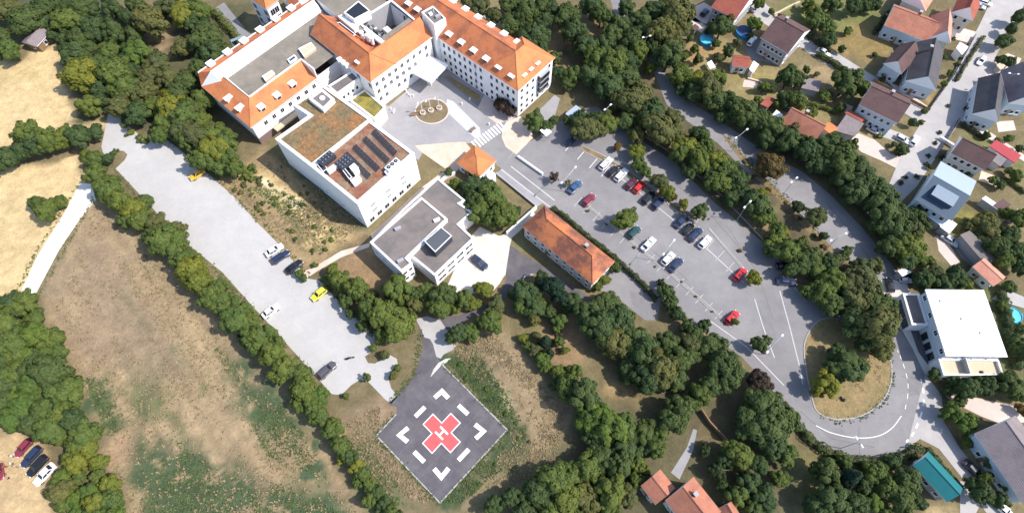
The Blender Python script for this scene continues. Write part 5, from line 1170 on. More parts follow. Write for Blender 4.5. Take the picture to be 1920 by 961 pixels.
car(1278, 414, UR, 'navy', 'saloon', 'navy saloon beneath the round dark tree, left of four')
car(1291, 428, UR, 'black', 'hatch', 'black hatchback beneath the round dark tree, second of four', s=.92)
car(1304, 439, UR, 'navy', 'estate', 'navy estate, third of four below the round dark tree')
car(1322, 453, UR, 'white', 'hatch', 'white car with dark bonnet shade at the right end of four')
car(1078, 350, UR, 'blue', 'saloon', 'mid-blue saloon in the lower row near the street lamp')
car(1104, 374, UR, 'maroon', 'hatch', 'wine-red hatchback next to the mid-blue saloon')
car(1189, 435, UR, 'green', 'hatch', 'dark green car poking out from the big round tree')
car(1216, 457, UR, 'white', 'saloon', 'white saloon below the big round tree')
car(1253, 484, UR, 'white', 'hatch', 'white hatchback touching the mid aisle lamp')
car(1267, 496, UR, 'navy', 'saloon', 'navy saloon at the lower right end of the middle row')
car(1388, 514, UR, 'red', 'hatch', 'red hatchback beside a yellow-green tree')
car(1474, 497, (80, -4), 'black', 'saloon', 'black saloon in the tree shade, upper of two', s=1.05)
car(1475, 527, (80, 4), 'navy', 'saloon', 'dark blue saloon in the tree shade, lower of two', s=1.05)
car(1373, 594, (60, -55), 'red', 'hatch', 'red hatchback with a small shrub at its tail', s=.97)
car(899, 491, (80, 66), 'navy', 'saloon', 'navy saloon alone on the bright concrete yard', 'cars on the yard', 1.05)
car(1670, 533, (-12, -60), 'black', 'hatch', 'black hatchback at the top of the villa drive', 'cars round the villa', .9)
car(1716, 263, (25, -32), 'white', 'hatch', 'white car driving along the wide street', 'cars in the village', .95, z=.04)
car(1841, 113, (-25, 32), 'white', 'hatch', 'white car parked on the wide street near the corner gardens', 'cars in the village', .9, z=.04)
car(1848, 4, (55, 18), 'white', 'estate', 'white estate in the top corner, upper of two', 'cars in the village', .9)
car(1836, 10, (55, 18), 'silver', 'estate', 'silver car in the top corner, lower of two', 'cars in the village', .9)
car(1322, 22, (30, -30), 'navy', 'hatch', 'navy car beside the brick-red house', 'cars in the village', .9)
car(1410, 76, (40, -55), 'white', 'estate', 'white estate in front of the paired houses', 'cars in the village', .95)
car(1476, 51, (60, 32), 'white', 'estate', 'white van-like car behind the paired houses on the lane', 'cars in the village', 1.0)
car(1545, 97, (60, 34), 'white', 'saloon', 'white saloon further down the lane by the long hedge', 'cars in the village', .9)
car(1640, 244, (80, 40), 'silver', 'saloon', 'silver saloon below the balcony front of the brown-roofed house', 'cars in the village', .9)
car(1693, 260, (60, 32), 'silver', 'hatch', 'silver hatchback at the gate by the street junction', 'cars in the village', .9)
car(1782, 449, (70, 46), 'silver', 'saloon', 'pale mauve-silver saloon on the pink drive below the white roofs', 'cars in the village', .95)
car(1827, 880, (60, 60), 'black', 'saloon', 'black saloon in the shade on the side road by the barn', 'cars in the village', 1.0)
car(1884, 955, (55, 50), 'white', 'hatch', 'white car cut off by the bottom right corner', 'cars in the village', .95)
car(1700, 524, (60, 5), 'white', 'hatch', 'white car below the bin store', 'cars round the villa', .7)
gq = 'cars on the dirt yard'
car(83, 888, (-62, 66), 'white', 'saloon', 'white saloon on the dirt yard at the lower left', gq, 1.05)
car(69, 872, (-62, 66), 'black', 'estate', 'black estate next to the white saloon on the dirt yard', gq, 1.0)
car(58, 855, (-62, 66), 'navy', 'estate', 'dark navy car in the shade at the upper side of the dirt yard', gq, 1.0)
car(43, 838, (-62, 66), 'maroon', 'hatch', 'dull red car under the trees of the dirt yard', gq, .95)
car(-3, 882, (10, 50), 'maroon', 'hatch', 'dull red car cut by the left edge of the picture', gq, .9)
# ---- people standing on the dirt yard
def body_mesh(name, top, legs, arms):
    """one continuous skinned body, standing, facing +y; arms = (left, right) elbow/hand offsets"""
    V, E, Rd = [], [], []
    def add(p, r, par=None):
        V.append(p); Rd.append(r); i = len(V) - 1
        if par is not None: E.append((par, i))
        return i
    pel = add((0, 0, .96), .135); sp = add((0, -.01, 1.16), .125, pel); ch = add((0, 0, 1.36), .145, sp); nk = add((0, .01, 1.50), .058, ch); hd = add((0, .02, 1.60), .085, nk); tp = add((0, .015, 1.70), .080, hd); add((0, .115, 1.61), .018, hd)
    for s_, (el, ha) in ((-1, arms[0]), (1, arms[1])):
        hp = add((s_ * .10, 0, .90), .095, pel); kn = add((s_ * .115, .03, .50), .062, hp); an = add((s_ * .12, -.01, .09), .042, kn); add((s_ * .135, .16, .04), .036, an)
        sh = add((s_ * .20, 0, 1.42), .062, ch); e_ = add((s_ * el[0], el[1], el[2]), .043, sh); w_ = add((s_ * ha[0], ha[1], ha[2]), .030, e_)
        d = (Vector((s_ * ha[0], ha[1], ha[2])) - Vector((s_ * el[0], el[1], el[2]))).normalized(); pm = Vector((s_ * ha[0], ha[1], ha[2])) + d * .07; pi = add(tuple(pm), .032, w_)
        sd = d.cross(Vector((s_, 0, 0))); sd = sd.normalized() if sd.length > .1 else Vector((0, 1, 0))
        for k, L in enumerate((.062, .075, .08, .07)):
            q = pm + sd * (k - 1.5) * .02 + d * .04; a_ = add(tuple(q), .010, pi); add(tuple(q + d * L * .7 + Vector((-s_ * .02, 0, 0))), .008, a_)
        add(tuple(pm + sd * .055 - d * .01), .011, pi)
    me = bpy.data.meshes.new(name); me.from_pydata(V, E, []); o = bpy.data.objects.new(name, me); COL.objects.link(o)
    sk = o.modifiers.new('skin', 'SKIN'); sk.use_smooth_shade = True
    for i, r in enumerate(Rd): me.skin_vertices[0].data[i].radius = (r, r)
    me.skin_vertices[0].data[0].use_root = True
    ss = o.modifiers.new('sub', 'SUBSURF'); ss.levels = 1; ss.render_levels = 1
    out = bpy.data.meshes.new_from_object(o.evaluated_get(bpy.context.evaluated_depsgraph_get())); bpy.data.objects.remove(o)
    out.name = name; out.materials.clear()
    for m in ('skin', top, legs, 'tyre'): out.materials.append(MATS[m])
    for p in out.polygons:
        c = p.center; arm = abs(c.x) > .19 and c.z > .72
        p.material_index = 3 if c.z < .09 else 2 if c.z < .98 and not arm else 1 if (c.z < 1.47 and not (arm and c.z < 1.16)) else 0
    return out
for i, (x, y, rz, top, legs, hair, label) in enumerate(((28, 856, .4, 'cloth_white', 'cloth_blue', 'hair_dark', 'person in a white top standing beside the navy car'), (27, 869, 2.0, 'cloth_white', 'cloth_dark', 'hair_fair', 'fair-haired person in a white top just below the one by the navy car'),
        (34, 875, 3.3, 'cloth_beige', 'cloth_blue', 'hair_dark', 'person in beige, nearest to the black estate on the dirt yard'), (6, 866, -.8, 'cloth_white', 'cloth_beige', 'hair_dark', 'person in white and beige near the left picture edge'),
        (15, 875, 1.0, 'cloth_red', 'cloth_dark', 'hair_dark', 'person in a dull red top in the middle of the dirt yard'), (24, 897, -1.9, 'cloth_dark', 'cloth_beige', 'hair_fair', 'person in a dark top standing apart, lowest on the dirt yard'))):
    p = W2(x, y); A = ((.30, -.03, 1.14), (.30, .10, .90)) if i % 2 else ((.28, -.02, 1.14), (.20, .24, 1.12)); B = ((.27, .02, 1.13), (.29, .12, .88))
    o = link('person', body_mesh('person', top, legs, (A, B))); o.location = (*p, 0.0); o.rotation_euler[2] = rz; tag(o, label, 'person', 'people on the dirt yard')
    h = MB()
    for k in range(4):
        z0, z1, r0, r1 = ((1.58, 1.66, .098, .104), (1.66, 1.72, .104, .092), (1.72, 1.765, .092, .06), (1.765, 1.79, .06, .012))[k]; h.tube((0, -.012, z0), (0, -.012, z1), r0, r1, n=12, cap=False)
    h.build('hair', hair, o, True)
    f = MB()
    for sx in (-.032, .032): f.box((sx, .100, 1.625), (.022, .012, .012))
    f.box((0, .098, 1.555), (.045, .012, .010)); f.build('face', 'hair_dark', o)
def motorbike(px, py, rz, label):
    p = W2(px, py); root = empty('motorbike', (*p, .03), rz); tag(root, label, 'motorbike')
    for x in (-.68, .68): b = MB(); b.tube((x, -.07, .31), (x, .07, .31), .31, n=14); b.build('wheel', 'tyre', root)
    b = MB(); b.box((0, 0, .62), (.9, .34, .36), top=(.8, .7)); b.tube((.68, 0, .31), (.45, 0, .95), .04); b.build('frame', 'metal_dark', root)
    b = MB(); b.box((-.35, 0, .85), (.7, .3, .12)); b.build('seat', 'tyre', root); b = MB(); b.tube((.45, -.38, 1.0), (.45, .38, 1.0), .03); b.build('handlebar', 'metal_grey', root)
motorbike(657, 672, .3, 'dark motorbike standing alone on the lower pale car park')

# ================================================================== TREES
def crown_mesh(seed, n_lobes, leaf, n_leaf, flat=1.0, cone=False, loose=0.0):
    rg = np.random.default_rng(seed); lobes = []
    if cone:
        for k in range(n_lobes):
            t = (k + .5) / n_lobes; a = k * 2.4; r = (1 - t) * .78 + .06
            lobes.append((math.cos(a) * r * .62, math.sin(a) * r * .62, -1.0 + 2.6 * t, r * .52 + .10))
    else:
        lobes.append((0, 0, -.05, .62))
        for k in range(n_lobes):
            z = 1 - 1.55 * (k + .5) / n_lobes; q = math.sqrt(max(0, 1 - z * z)); a = k * 2.39996 + rg.uniform(-.4, .4); rr = rg.uniform(.58, .86) + loose * rg.uniform(-.15, .25)
            w_ = 1 + .16 * math.sin(2 * a + seed) + .12 * math.sin(3 * a + 2 * seed); lobes.append((q * math.cos(a) * rr * w_, q * math.sin(a) * rr * w_, z * rr * flat * .85, rg.uniform(.13, .33)))
    lobes = np.array(lobes); wgt = lobes[:, 3] ** 2; idx = rg.choice(len(lobes), n_leaf, p=wgt / wgt.sum())
    d = rg.normal(size=(n_leaf, 3)); d[:, 2] += .25; d /= np.linalg.norm(d, axis=1)[:, None]
    r = lobes[idx, 3] * (rg.uniform(.72, 1.10, n_leaf)); P = lobes[idx, :3] + d * r[:, None]
    nn = d * .8 + .7 * P / (np.linalg.norm(P, axis=1)[:, None] + 1e-6) + np.array([0, 0, .25]) + rg.normal(size=(n_leaf, 3)) * .26; nn /= np.linalg.norm(nn, axis=1)[:, None]
    t = np.cross(nn, rg.normal(size=(n_leaf, 3))); t /= np.linalg.norm(t, axis=1)[:, None]; s = np.cross(nn, t)
    k = (leaf * rg.uniform(.55, 1.25, n_leaf))[:, None]
    V = np.stack([P - t * k, P - s * k * .55 + nn * k * .12, P + t * k, P + s * k * .55 + nn * k * .12], 1).reshape(-1, 3)
    F = np.arange(n_leaf * 4).reshape(-1, 4)
    me = bpy.data.meshes.new('crown'); me.vertices.add(len(V)); me.vertices.foreach_set('co', V.astype(np.float32).ravel())
    me.loops.add(F.size); me.loops.foreach_set('vertex_index', F.ravel().astype(np.int32)); me.polygons.add(n_leaf); me.polygons.foreach_set('loop_start', np.arange(0, F.size, 4, dtype=np.int32))
    me.update(calc_edges=True); me.materials.append(MATS['leaf_m']); return me
BROAD = [crown_mesh(10 + i, (34, 42, 30, 46, 38, 50, 28)[i], .105, 5200, (1.0, .9, 1.1, .85, 1.0, .95, 1.15)[i], loose=(.3, .6, .4, .8, .5, .3, .9)[i]) for i in range(7)]
CONE = [crown_mesh(40 + i, 26, .11, 3200, cone=True) for i in range(2)]
LOOSE = [crown_mesh(50 + i, 14, .12, 900, .8, loose=1.0) for i in range(2)]
SHRUB = [crown_mesh(60 + i, 9, .2, 700, .8, loose=.6) for i in range(3)]
def trunk_mesh(seed):
    rg = random.Random(seed); b = MB(); b.tube((0, 0, 0), (.03, .02, .62), .10, .07, n=8, cap=False); b.tube((.03, .02, .62), (0, .04, 1.2), .07, .035, n=7, cap=False)
    for k in range(6):
        a = k * 1.05 + rg.random() * .5; z = .55 + .09 * k; r = rg.uniform(.45, .7); b.tube((.03, .02, z), (math.cos(a) * r, math.sin(a) * r, z + rg.uniform(.3, .6)), .04, .012, n=5, cap=False)
    return b.mesh('trunk', 'bark')
TRUNK = [trunk_mesh(i) for i in range(3)]
PLACED = []
LAND = [('grey hut', 58, 68), ('straw field corner', 130, 120), ('left wing fire stair', 455, 95), ('left wing corner', 425, 215), ('yellow hatchback', 369, 326), ('upper end of the pale car park', 225, 235), ('white gravel track', 110, 440), ('head of the gravel track', 165, 345),
    ('white saloon under the tree row', 507, 582), ('dark grey estate', 613, 693), ('left side of the helipad', 706, 816), ('bottom tip of the helipad', 825, 942), ('right tip of the helipad', 951, 805), ('top tip of the helipad', 829, 683), ('dirt yard cars', 83, 888), ('left picture edge', 0, 690),
    ('annexe lower corner', 752, 508), ('lemon yellow car', 598, 550), ('concrete yard saloon', 899, 491), ('pyramid-roofed kiosk', 895, 305), ('long tiled building', 1060, 470), ('its far end, lodge chimney', 1130, 520), ('bend of the access road', 835, 610),
    ('bottom terracotta house', 1270, 915), ('red car with a shrub', 1373, 594), ('ring road island', 1600, 740), ('teal barn', 1756, 893), ('villa terrace', 1830, 690), ('villa drive', 1670, 560), ('bin store', 1695, 512), ('bronze tree', 1447, 300), ('upper road lamp', 1390, 250),
    ('hospital gable end', 1035, 150), ('pale blue canopy', 1080, 215), ('ticket shelter', 1022, 245), ('bright red hatchback', 1199, 350), ('navy hatchback', 1234, 381), ('four cars below the strip', 1300, 434), ('big asphalt aisle', 1150, 430), ('black saloon in shade', 1474, 497),
    ('turquoise pool', 1325, 73), ('covered pool', 1396, 58), ('red garden house', 1394, 118), ('bright white shed', 1455, 220), ('orange-red house', 1510, 240), ('brown lawn', 1615, 70), ('chocolate-roofed house', 1667, 215), ('sky-blue metal roof', 1780, 360), ('orange outbuilding', 1855, 512), ('cyan pool', 1901, 590), ('grey house lower right', 1875, 850),
    ('upper road bend', 1250, 180), ('street junction', 1740, 225), ('top edge of the wood', 200, 0), ('brown path in the wood', 290, 70), ('field edge shrubs', 100, 255), ('rear of the long wing', 930, 50), ('bank of dry stones', 560, 380), ('garden wall by the trees', 1332, 790), ('end of the wide street', 1690, 365)]
SIZEW = lambda r: 'large' if r > 3.9 else 'medium' if r > 2.7 else 'small'
COLW = dict(d='dark green', m='mid green', y='yellow-green', o='olive green', b='bronze', p='purple', c='dark conifer', g='fresh green', k='deep green')
def tree(px, py, rp, kc='m', kind=None, group=None, hk=None):
    rg = random.Random(int(px * 7 + py * 131)); sh = kind == 'shrub'
    px, py = px + rg.uniform(-3, 3), py + rg.uniform(-3, 3); r = rp * scale_at(px, py, 4) * (1.0 if sh else rg.uniform(.74, 1.04)); kz = hk or (rg.uniform(.85, 1.25) * (1.15 if kc == 'c' else 1.0) * (1.0 if r > 2.5 else 1.1))
    if sh: zc = r * .55
    else: zc = 1.22 * r * kz
    p = W2(px, py, zc)
    PLACED.append((p, r, zc, kc, kind, group, kz, rg.random(), rg.random(), px, py))
def T(s, group, kind=None):
    for it in s.split(';'):
        q = it.strip().split(',')
        if len(q) < 3: continue
        tree(float(q[0]), float(q[1]), float(q[2]), q[3].strip() if len(q) > 3 else 'm', kind, group)
def inside(p, poly):
    c = False
    for i in range(len(poly)):
        a, b_ = poly[i], poly[i - 1]
        if (a[1] > p[1]) != (b_[1] > p[1]) and p[0] < (b_[0] - a[0]) * (p[1] - a[1]) / (b_[1] - a[1]) + a[0]: c = not c
    return c
def fill(poly, step, rr, cols, group, seed, kind=None, keep=1.0):
    rg = random.Random(seed); xs = [p[0] for p in poly]; ys = [p[1] for p in poly]; got = []
    for _ in range(4000):
        p = (rg.uniform(min(xs), max(xs)), rg.uniform(min(ys), max(ys)))
        if inside(p, poly) and all((p[0] - q[0]) ** 2 + (p[1] - q[1]) ** 2 > step ** 2 for q in got): got.append(p)
    for p in got:
        if rg.random() > keep: continue
        tree(p[0], p[1], rg.uniform(*rr), rg.choice(cols), kind, group)
T('15,15,32,o;48,42,28,d;82,15,30,d;88,45,24,d;122,38,26,m;150,18,24,d;20,92,24,m;3,70,24,d;100,70,13,d;28,104,16,m;4,100,16,d;175,15,18,d;213,18,24,d;238,28,22,d;162,45,22,m;150,75,26,d;180,55,25,d;213,60,28,d;278,42,30,o;342,30,32,y;372,20,22,m;362,45,18,d;140,105,24,d;168,92,24,d;205,95,22,m;258,100,32,g;235,112,22,d;145,122,22,d;157,143,34,y;215,138,32,m;235,165,30,m;188,162,24,d;298,122,24,o;318,150,24,o;345,88,24,o;388,72,32,d;397,105,28,d;372,128,24,d;352,150,24,d;332,172,24,d;165,195,30,m;225,200,26,o;270,172,26,o;288,202,28,m;322,203,28,y;347,220,28,m;342,245,30,o;376,222,24,m;312,232,26,m;402,250,24,m;400,278,33,y;432,298,24,m;424,268,22,m;366,255,24,o;300,252,22,m;382,50,16,d;428,92,16,o;422,122,18,o;395,150,24,d;375,185,22,m;365,205,18,o;250,60,20,d;245,135,20,d;278,145,22,o;120,78,16,d;128,12,22,d;190,190,18,d;262,215,22,d;325,12,20,o;300,20,18,o;255,12,20,d;180,125,24,d;400,180,20,m;415,280,20,m;350,262,18,m;440,320,18,m;410,315,22,m;375,300,24,m', 'trees of the upper left wood')
T('55,255,28,m;90,262,30,m;122,256,26,m;150,255,22,d;176,248,17,d;15,292,24,d;38,285,20,d;-4,310,22,d;72,270,22,d;105,270,22,d;60,285,16,d', 'bushes dividing the straw fields')
T('82,392,24,m;70,382,18,d;112,377,15,m;98,400,14,m', 'bushes on the lower straw field')
T('183,328,24,m;203,352,28,m;226,378,28,m;248,392,26,y;263,415,28,m;292,418,28,o;306,448,30,m;330,465,26,m;340,490,24,m;362,508,30,y;376,530,30,y;396,555,32,m;422,570,28,m;442,600,30,m;470,608,26,m;482,640,32,m;512,660,30,m;532,690,32,m;562,700,26,m;572,730,30,m;598,742,24,g;600,775,26,m;628,800,22,m;174,300,18,m;160,292,14,m;202,297,12,d;270,385,22,m;330,435,22,o;284,440,20,m;410,535,22,m;455,580,22,m;500,630,22,m;545,680,22,g;350,480,22,m;240,410,20,m;585,760,22,m;460,640,20,d;560,755,22,m', 'tree row between the brown field and the pale car park')
T('622,812,18,m;640,835,18,m;655,855,17,d;668,875,16,y;682,890,17,m;697,908,16,m;708,925,16,d;722,942,17,d;735,960,16,m;640,860,14,y;672,905,14,m;694,935,14,m;712,955,14,d;748,975,16,d;650,740,7,m;690,705,8,m', 'bushes continuing the row towards the bottom edge')
fill([(-30, 565), (65, 565), (92, 620), (122, 690), (145, 770), (165, 825), (150, 845), (100, 822), (60, 800), (20, 785), (-30, 780)], 27, (24, 34), ['m', 'm', 'g', 'd', 'm'], 'trees of the lower left wood', 21)
fill([(135, 850), (172, 835), (198, 880), (220, 961), (225, 1000), (115, 1000), (112, 910), (122, 880)], 23, (17, 26), ['g', 'y', 'm', 'g', 'o'], 'trees of the lower left wood', 22)
T('640,528,26,m;625,508,16,m;667,545,24,m;690,578,24,m;650,565,20,d;715,590,30,m;746,606,34,m;757,628,22,d;722,622,20,m;745,540,28,m;772,552,18,d;800,545,26,m;830,555,24,d;825,580,20,m;872,558,20,m;906,540,20,y;886,570,16,y;850,572,16,m;780,572,16,o;615,525,12,m;680,610,16,d;700,560,18,m;655,590,12,d;560,512,9,m;572,520,8,m;700,655,10,m;720,665,10,o;712,640,10,m;736,700,9,o;744,690,8,m', 'trees below the grey annexe')
T('860,625,24,d;886,620,18,m;915,604,24,m;932,568,18,o;845,630,14,m;930,592,14,m', 'trees inside the access road bend')
T('888,355,30,d;920,372,30,m;905,398,26,m;940,402,32,m;958,412,20,o;868,362,15,o;858,345,16,m;935,426,16,o;915,420,16,d;896,380,24,d;965,398,14,d;842,322,9,d;885,325,10,d', 'tree group between kiosk and annexe')
T('985,545,26,d;1003,572,24,d;1035,540,24,c;1052,560,22,c;1072,566,18,d;1018,525,20,d;975,578,18,m;1132,524,14,y;1150,500,12,d;1123,535,9,m;1085,580,16,o;960,555,14,d;1000,600,14,o;1050,600,16,m;1030,585,16,d;1060,580,14,d;1045,617,14,m;1020,640,16,c', 'trees south of the long tiled building')
T('1100,590,34,d;1136,570,32,d;1126,612,34,d;1160,602,34,d;1150,642,34,o;1190,640,34,d;1216,660,36,d;1250,645,28,d;1240,692,36,o;1280,672,34,d;1220,705,32,d;1265,712,30,d;1292,642,22,o;1332,652,32,d;1352,682,38,d;1368,705,26,d;1310,742,28,m;1280,768,28,d;1258,790,26,d;1332,722,26,d;1180,680,24,d;1105,630,24,m;1180,700,20,d;1300,625,16,d;1318,610,14,d', 'wood south of the car park')
T('1246,545,15,d;1256,570,20,d;1272,592,18,d;1290,608,16,d;1238,530,10,k;1310,625,14,d', 'trees at the end of the clipped hedge')
T('1062,722,28,m;1075,700,18,m;1050,700,16,m;1016,675,17,g;1032,660,14,c;1003,655,14,o;978,632,13,y;990,645,12,m;1027,690,15,m;1045,640,13,m;1040,720,14,d;1060,655,10,m;1005,628,10,o', 'trees lining the garden by the helipad')
T('1095,742,32,d;1112,782,36,g;1140,802,38,g;1167,800,32,m;1122,822,30,d;1172,842,30,d;1160,872,26,d;1210,812,28,d;1230,842,26,m;1240,812,20,m;1100,880,34,m;1070,892,34,m;1040,902,34,m;1010,922,28,d;960,932,24,d;985,935,24,d;1062,932,34,m;1100,932,34,o;1140,922,32,m;1178,932,24,o;928,946,20,d;1150,890,26,d;1130,860,28,d;1195,870,20,m;1205,840,20,d;1030,960,26,m;980,965,24,d;1080,970,26,m;1140,960,26,m;1190,900,16,m;1210,880,13,m', 'wood below the dry clearing')
T('1440,800,42,d;1400,792,34,d;1430,758,34,d;1470,782,28,d;1422,718,25,p;1385,848,28,m;1362,858,22,d;1450,832,28,d;1472,852,24,m;1400,900,26,d;1432,932,28,d;1462,900,20,m;1380,930,22,m;1345,885,18,k;1356,910,14,d;1420,870,24,d;1410,958,22,d;1320,845,14,k;', 'trees between the bottom house and the ring road')
T('1550,882,26,d;1592,892,34,c;1640,885,24,m;1700,902,32,d;1690,935,26,d;1560,935,32,d;1602,942,30,d;1640,938,20,g;1672,868,16,d;1722,942,18,d;1665,910,20,m;1580,865,16,m;1622,910,20,d;1530,950,22,d;1660,958,18,m;1700,965,18,d', 'trees below the ring road')
T('1545,722,34,y;1592,690,32,d;1568,665,20,d;1556,690,18,d', 'trees on the ring road island')
T('1648,610,42,o;1602,562,34,o;1562,572,32,d;1622,532,32,o;1586,532,26,o;1642,570,32,d;1545,542,26,m;1602,602,34,d;1655,650,24,o;1640,502,20,o;1625,645,24,d;1540,575,20,d;1660,580,22,d;1520,545,16,m', 'tree mass between ring road and upper road')
T('1080,58,30,d;1060,28,28,d;1038,15,20,d;1100,88,26,d;1122,110,28,m;1150,122,30,m;1110,142,30,d;1140,162,32,d;1172,150,30,d;1182,190,32,o;1202,178,30,o;1220,212,30,d;1232,240,30,o;1205,228,28,d;1265,250,26,o;1250,262,28,d;1285,275,28,y;1310,252,22,d;1310,302,28,m;1340,300,28,y;1360,320,24,m;1350,345,26,m;1380,340,26,d;1395,360,26,d;1420,382,28,d;1432,402,26,m;1455,432,20,m;1456,452,22,m;1426,365,18,y;1465,440,16,y;1480,470,28,m;1502,490,28,d;1520,482,24,d;1530,508,28,m;1506,458,20,o;1560,522,24,m;1555,495,18,d;1135,85,24,d;1160,100,24,d;1130,30,26,d;1112,12,24,d;1180,120,22,d;1160,190,26,d;1175,225,24,d;1260,225,22,o;1195,255,20,o;1330,330,22,d;1300,285,22,d;1408,405,22,d;1372,372,20,d;1445,470,16,d;1125,185,18,d;1070,145,18,m;1320,275,22,m;1270,290,18,m;1290,320,16,d;1480,505,16,d', 'belt of trees above the car park')
T('1447,316,27,b;1494,386,13,k;1529,405,23,o;1543,440,11,k;1570,490,18,o;1616,500,22,o;1580,482,14,d;1596,508,14,o;1590,470,10,d;1433,300,14,b', 'trees along the soil verge of the upper road')
T('1255,108,28,d;1240,62,32,o;1270,30,32,o;1262,82,26,o;1280,138,24,m;1310,150,26,y;1330,165,26,o;1300,175,22,d;1342,190,26,d;1370,190,24,d;1392,210,28,d;1420,225,28,d;1450,240,28,d;1480,260,30,d;1502,255,28,d;1512,285,30,d;1545,280,30,d;1542,310,30,d;1577,300,30,d;1582,330,30,d;1612,322,28,d;1622,350,32,d;1600,362,26,d;1650,365,28,d;1652,395,32,d;1690,402,28,d;1680,432,32,d;1712,430,26,o;1700,462,28,m;1722,482,22,m;1660,420,24,d;1630,385,22,d;1230,25,20,d;1220,90,18,d;1360,215,18,d;1405,240,18,d;1435,262,18,d;1640,345,18,m;1670,380,20,d;1722,400,18,d;1735,420,14,d;1700,485,20,d;1665,460,24,d;1640,425,20,d;1215,45,20,d;1285,50,18,o;1250,5,22,o;1275,165,16,d;1345,150,18,m;1560,260,16,d;1590,280,16,d', 'long belt of dark trees between upper road and village')
T('1165,48,24,d;1188,72,24,d;1200,38,24,d;1198,98,20,m;1150,62,20,d;1212,62,20,d;1172,15,18,d;1222,125,14,m;1182,110,20,d', 'trees overhanging the upper road')
T('1175,410,26,m;1100,246,28,o;1136,232,28,m;1120,222,22,d;1192,284,21,y;1196,306,17,m;1236,338,20,o;1250,358,14,y;1262,372,10,b;1282,380,12,y;1310,398,18,d;1414,520,19,y;1424,645,19,d;1436,636,12,d;1000,230,20,m;1024,238,14,d;1066,222,14,d;1040,226,12,d;1378,606,9,m;1206,322,13,m;1085,235,18,d;1158,275,11,b;1090,218,16,d;1418,700,10,d', 'trees standing in the car park')
T('1042,330,15,p;1065,345,9,o', 'bare shrubs in the car park')
T('945,200,14,p;958,212,12,p;936,192,9,p', 'purple shrubs by the long wing')
T('900,12,26,o;930,28,20,o;880,8,18,o;960,42,22,d;985,25,26,d;1000,68,26,d;1012,92,20,d;955,12,22,d;985,50,20,d;1020,40,18,d;1015,10,22,d;1040,110,16,d;1052,140,16,d;915,45,14,d;1062,160,14,d', 'trees behind the long hospital wing')
T('1352,50,20,d;1366,96,14,d;1355,40,14,d;1586,155,30,d;1480,145,22,d;1465,150,18,d;1500,150,14,d;1552,72,14,d;1532,40,24,m;1552,50,20,m;1525,22,18,y;1640,8,16,d;1600,10,18,d;1560,8,18,d;1512,12,14,m;1622,10,14,d;1490,190,20,m;1470,185,16,d;1500,200,14,m;1575,200,12,m;1545,180,14,m;1520,210,12,m;1612,165,14,m;1415,45,12,g;1405,65,9,m;1385,80,9,o;1350,110,10,o;1312,112,12,o;1300,95,9,m;1340,80,8,d;1455,195,12,m;1432,165,10,m;1882,76,16,d;1895,55,14,d;1910,30,14,d;1880,112,12,d;1895,120,12,d;1690,280,13,d;1675,272,8,d;1720,62,8,m;1698,100,7,m;1780,140,7,m;1770,160,7,m;1710,230,9,d;1735,208,7,o;1728,232,6,o;1838,230,8,d;1905,330,12,m;1890,320,10,m;1875,345,12,d;1860,335,10,m;1445,25,8,m;1425,5,14,m;1860,160,8,d;1830,200,7,k;1850,255,7,d;1870,262,8,m;1895,262,10,m;1910,280,8,d;1770,110,6,m;1640,100,7,d;1655,150,7,k;1590,60,8,m;1575,90,9,d;1500,75,7,m;1515,130,8,m;1530,140,6,o;1295,70,8,m;1280,105,9,m;1420,190,9,m;1445,165,9,d;1330,60,7,k;1300,15,8,d;1815,330,8,k;1760,330,7,k;1745,310,6,k', 'garden trees in the village')
T('1852,420,26,o;1890,440,24,d;1905,470,22,d;1872,460,24,d;1912,410,20,m;1835,440,14,o;1815,420,14,o;1880,490,18,m;1910,500,20,d;1890,400,14,m;1752,510,20,o;1767,530,26,d;1732,525,24,d;1790,522,20,d;1745,490,14,m;1810,535,14,m;1715,520,14,d;1895,540,14,d;1915,620,14,d;1905,640,18,d;1918,660,18,d;1880,570,10,m;1785,712,16,d;1812,730,22,d;1852,722,24,d;1892,720,26,d;1830,712,18,d;1875,738,18,d;1915,740,18,m;1782,770,20,g;1812,790,20,g;1797,752,16,d;1772,765,12,d;1795,800,14,m;1775,735,12,d;1862,862,20,o;1842,922,24,d;1872,935,20,d;1820,910,16,d;1895,915,16,m;1915,770,12,b;1815,830,12,m;1850,890,14,m;1755,700,14,d', 'trees around villa and lower right houses')
rgs = random.Random(99)
fill([(425, 345), (470, 320), (560, 375), (630, 430), (600, 480), (540, 440), (490, 400)], 8, (1.5, 6), ['m', 'o', 'o', 'g', 'd'], 'small shrubs on the dry bank', 31, 'shrub', .42)
fill([(520, 300), (560, 340), (640, 420), (610, 410), (540, 350)], 9, (1.5, 4.5), ['m', 'o'], 'small shrubs on the dry bank', 32, 'shrub', .3)
T('448,318,14,m;462,328,12,m;470,312,10,m;485,338,8,o;455,345,7,o;235,232,9,m;248,245,9,m;262,256,9,m;275,262,8,m;215,283,8,d;210,292,7,m;650,742,6,o;590,495,8,m', 'low bushes round the pale car park', 'shrub')
T('862,683,6,g;885,690,4,m;912,728,5,g;938,752,4,o;951,775,6,g;968,795,4,m;972,822,5,g;930,872,4,m;897,905,5,g;990,830,4,o;874,706,5,m', 'weedy clumps beside the helipad', 'shrub')
T('1690,340,6,d;1720,330,5,d;1735,305,5,d;1742,290,5,k;1700,330,5,k;1795,120,6,d;1803,108,6,d;1788,70,5,d;1650,255,7,m;1780,195,5,d;1752,270,5,k;1765,250,5,k;1390,470,5,b;1582,750,5,p;625,520,6,m;900,262,0.5,m', 'small garden shrubs', 'shrub')
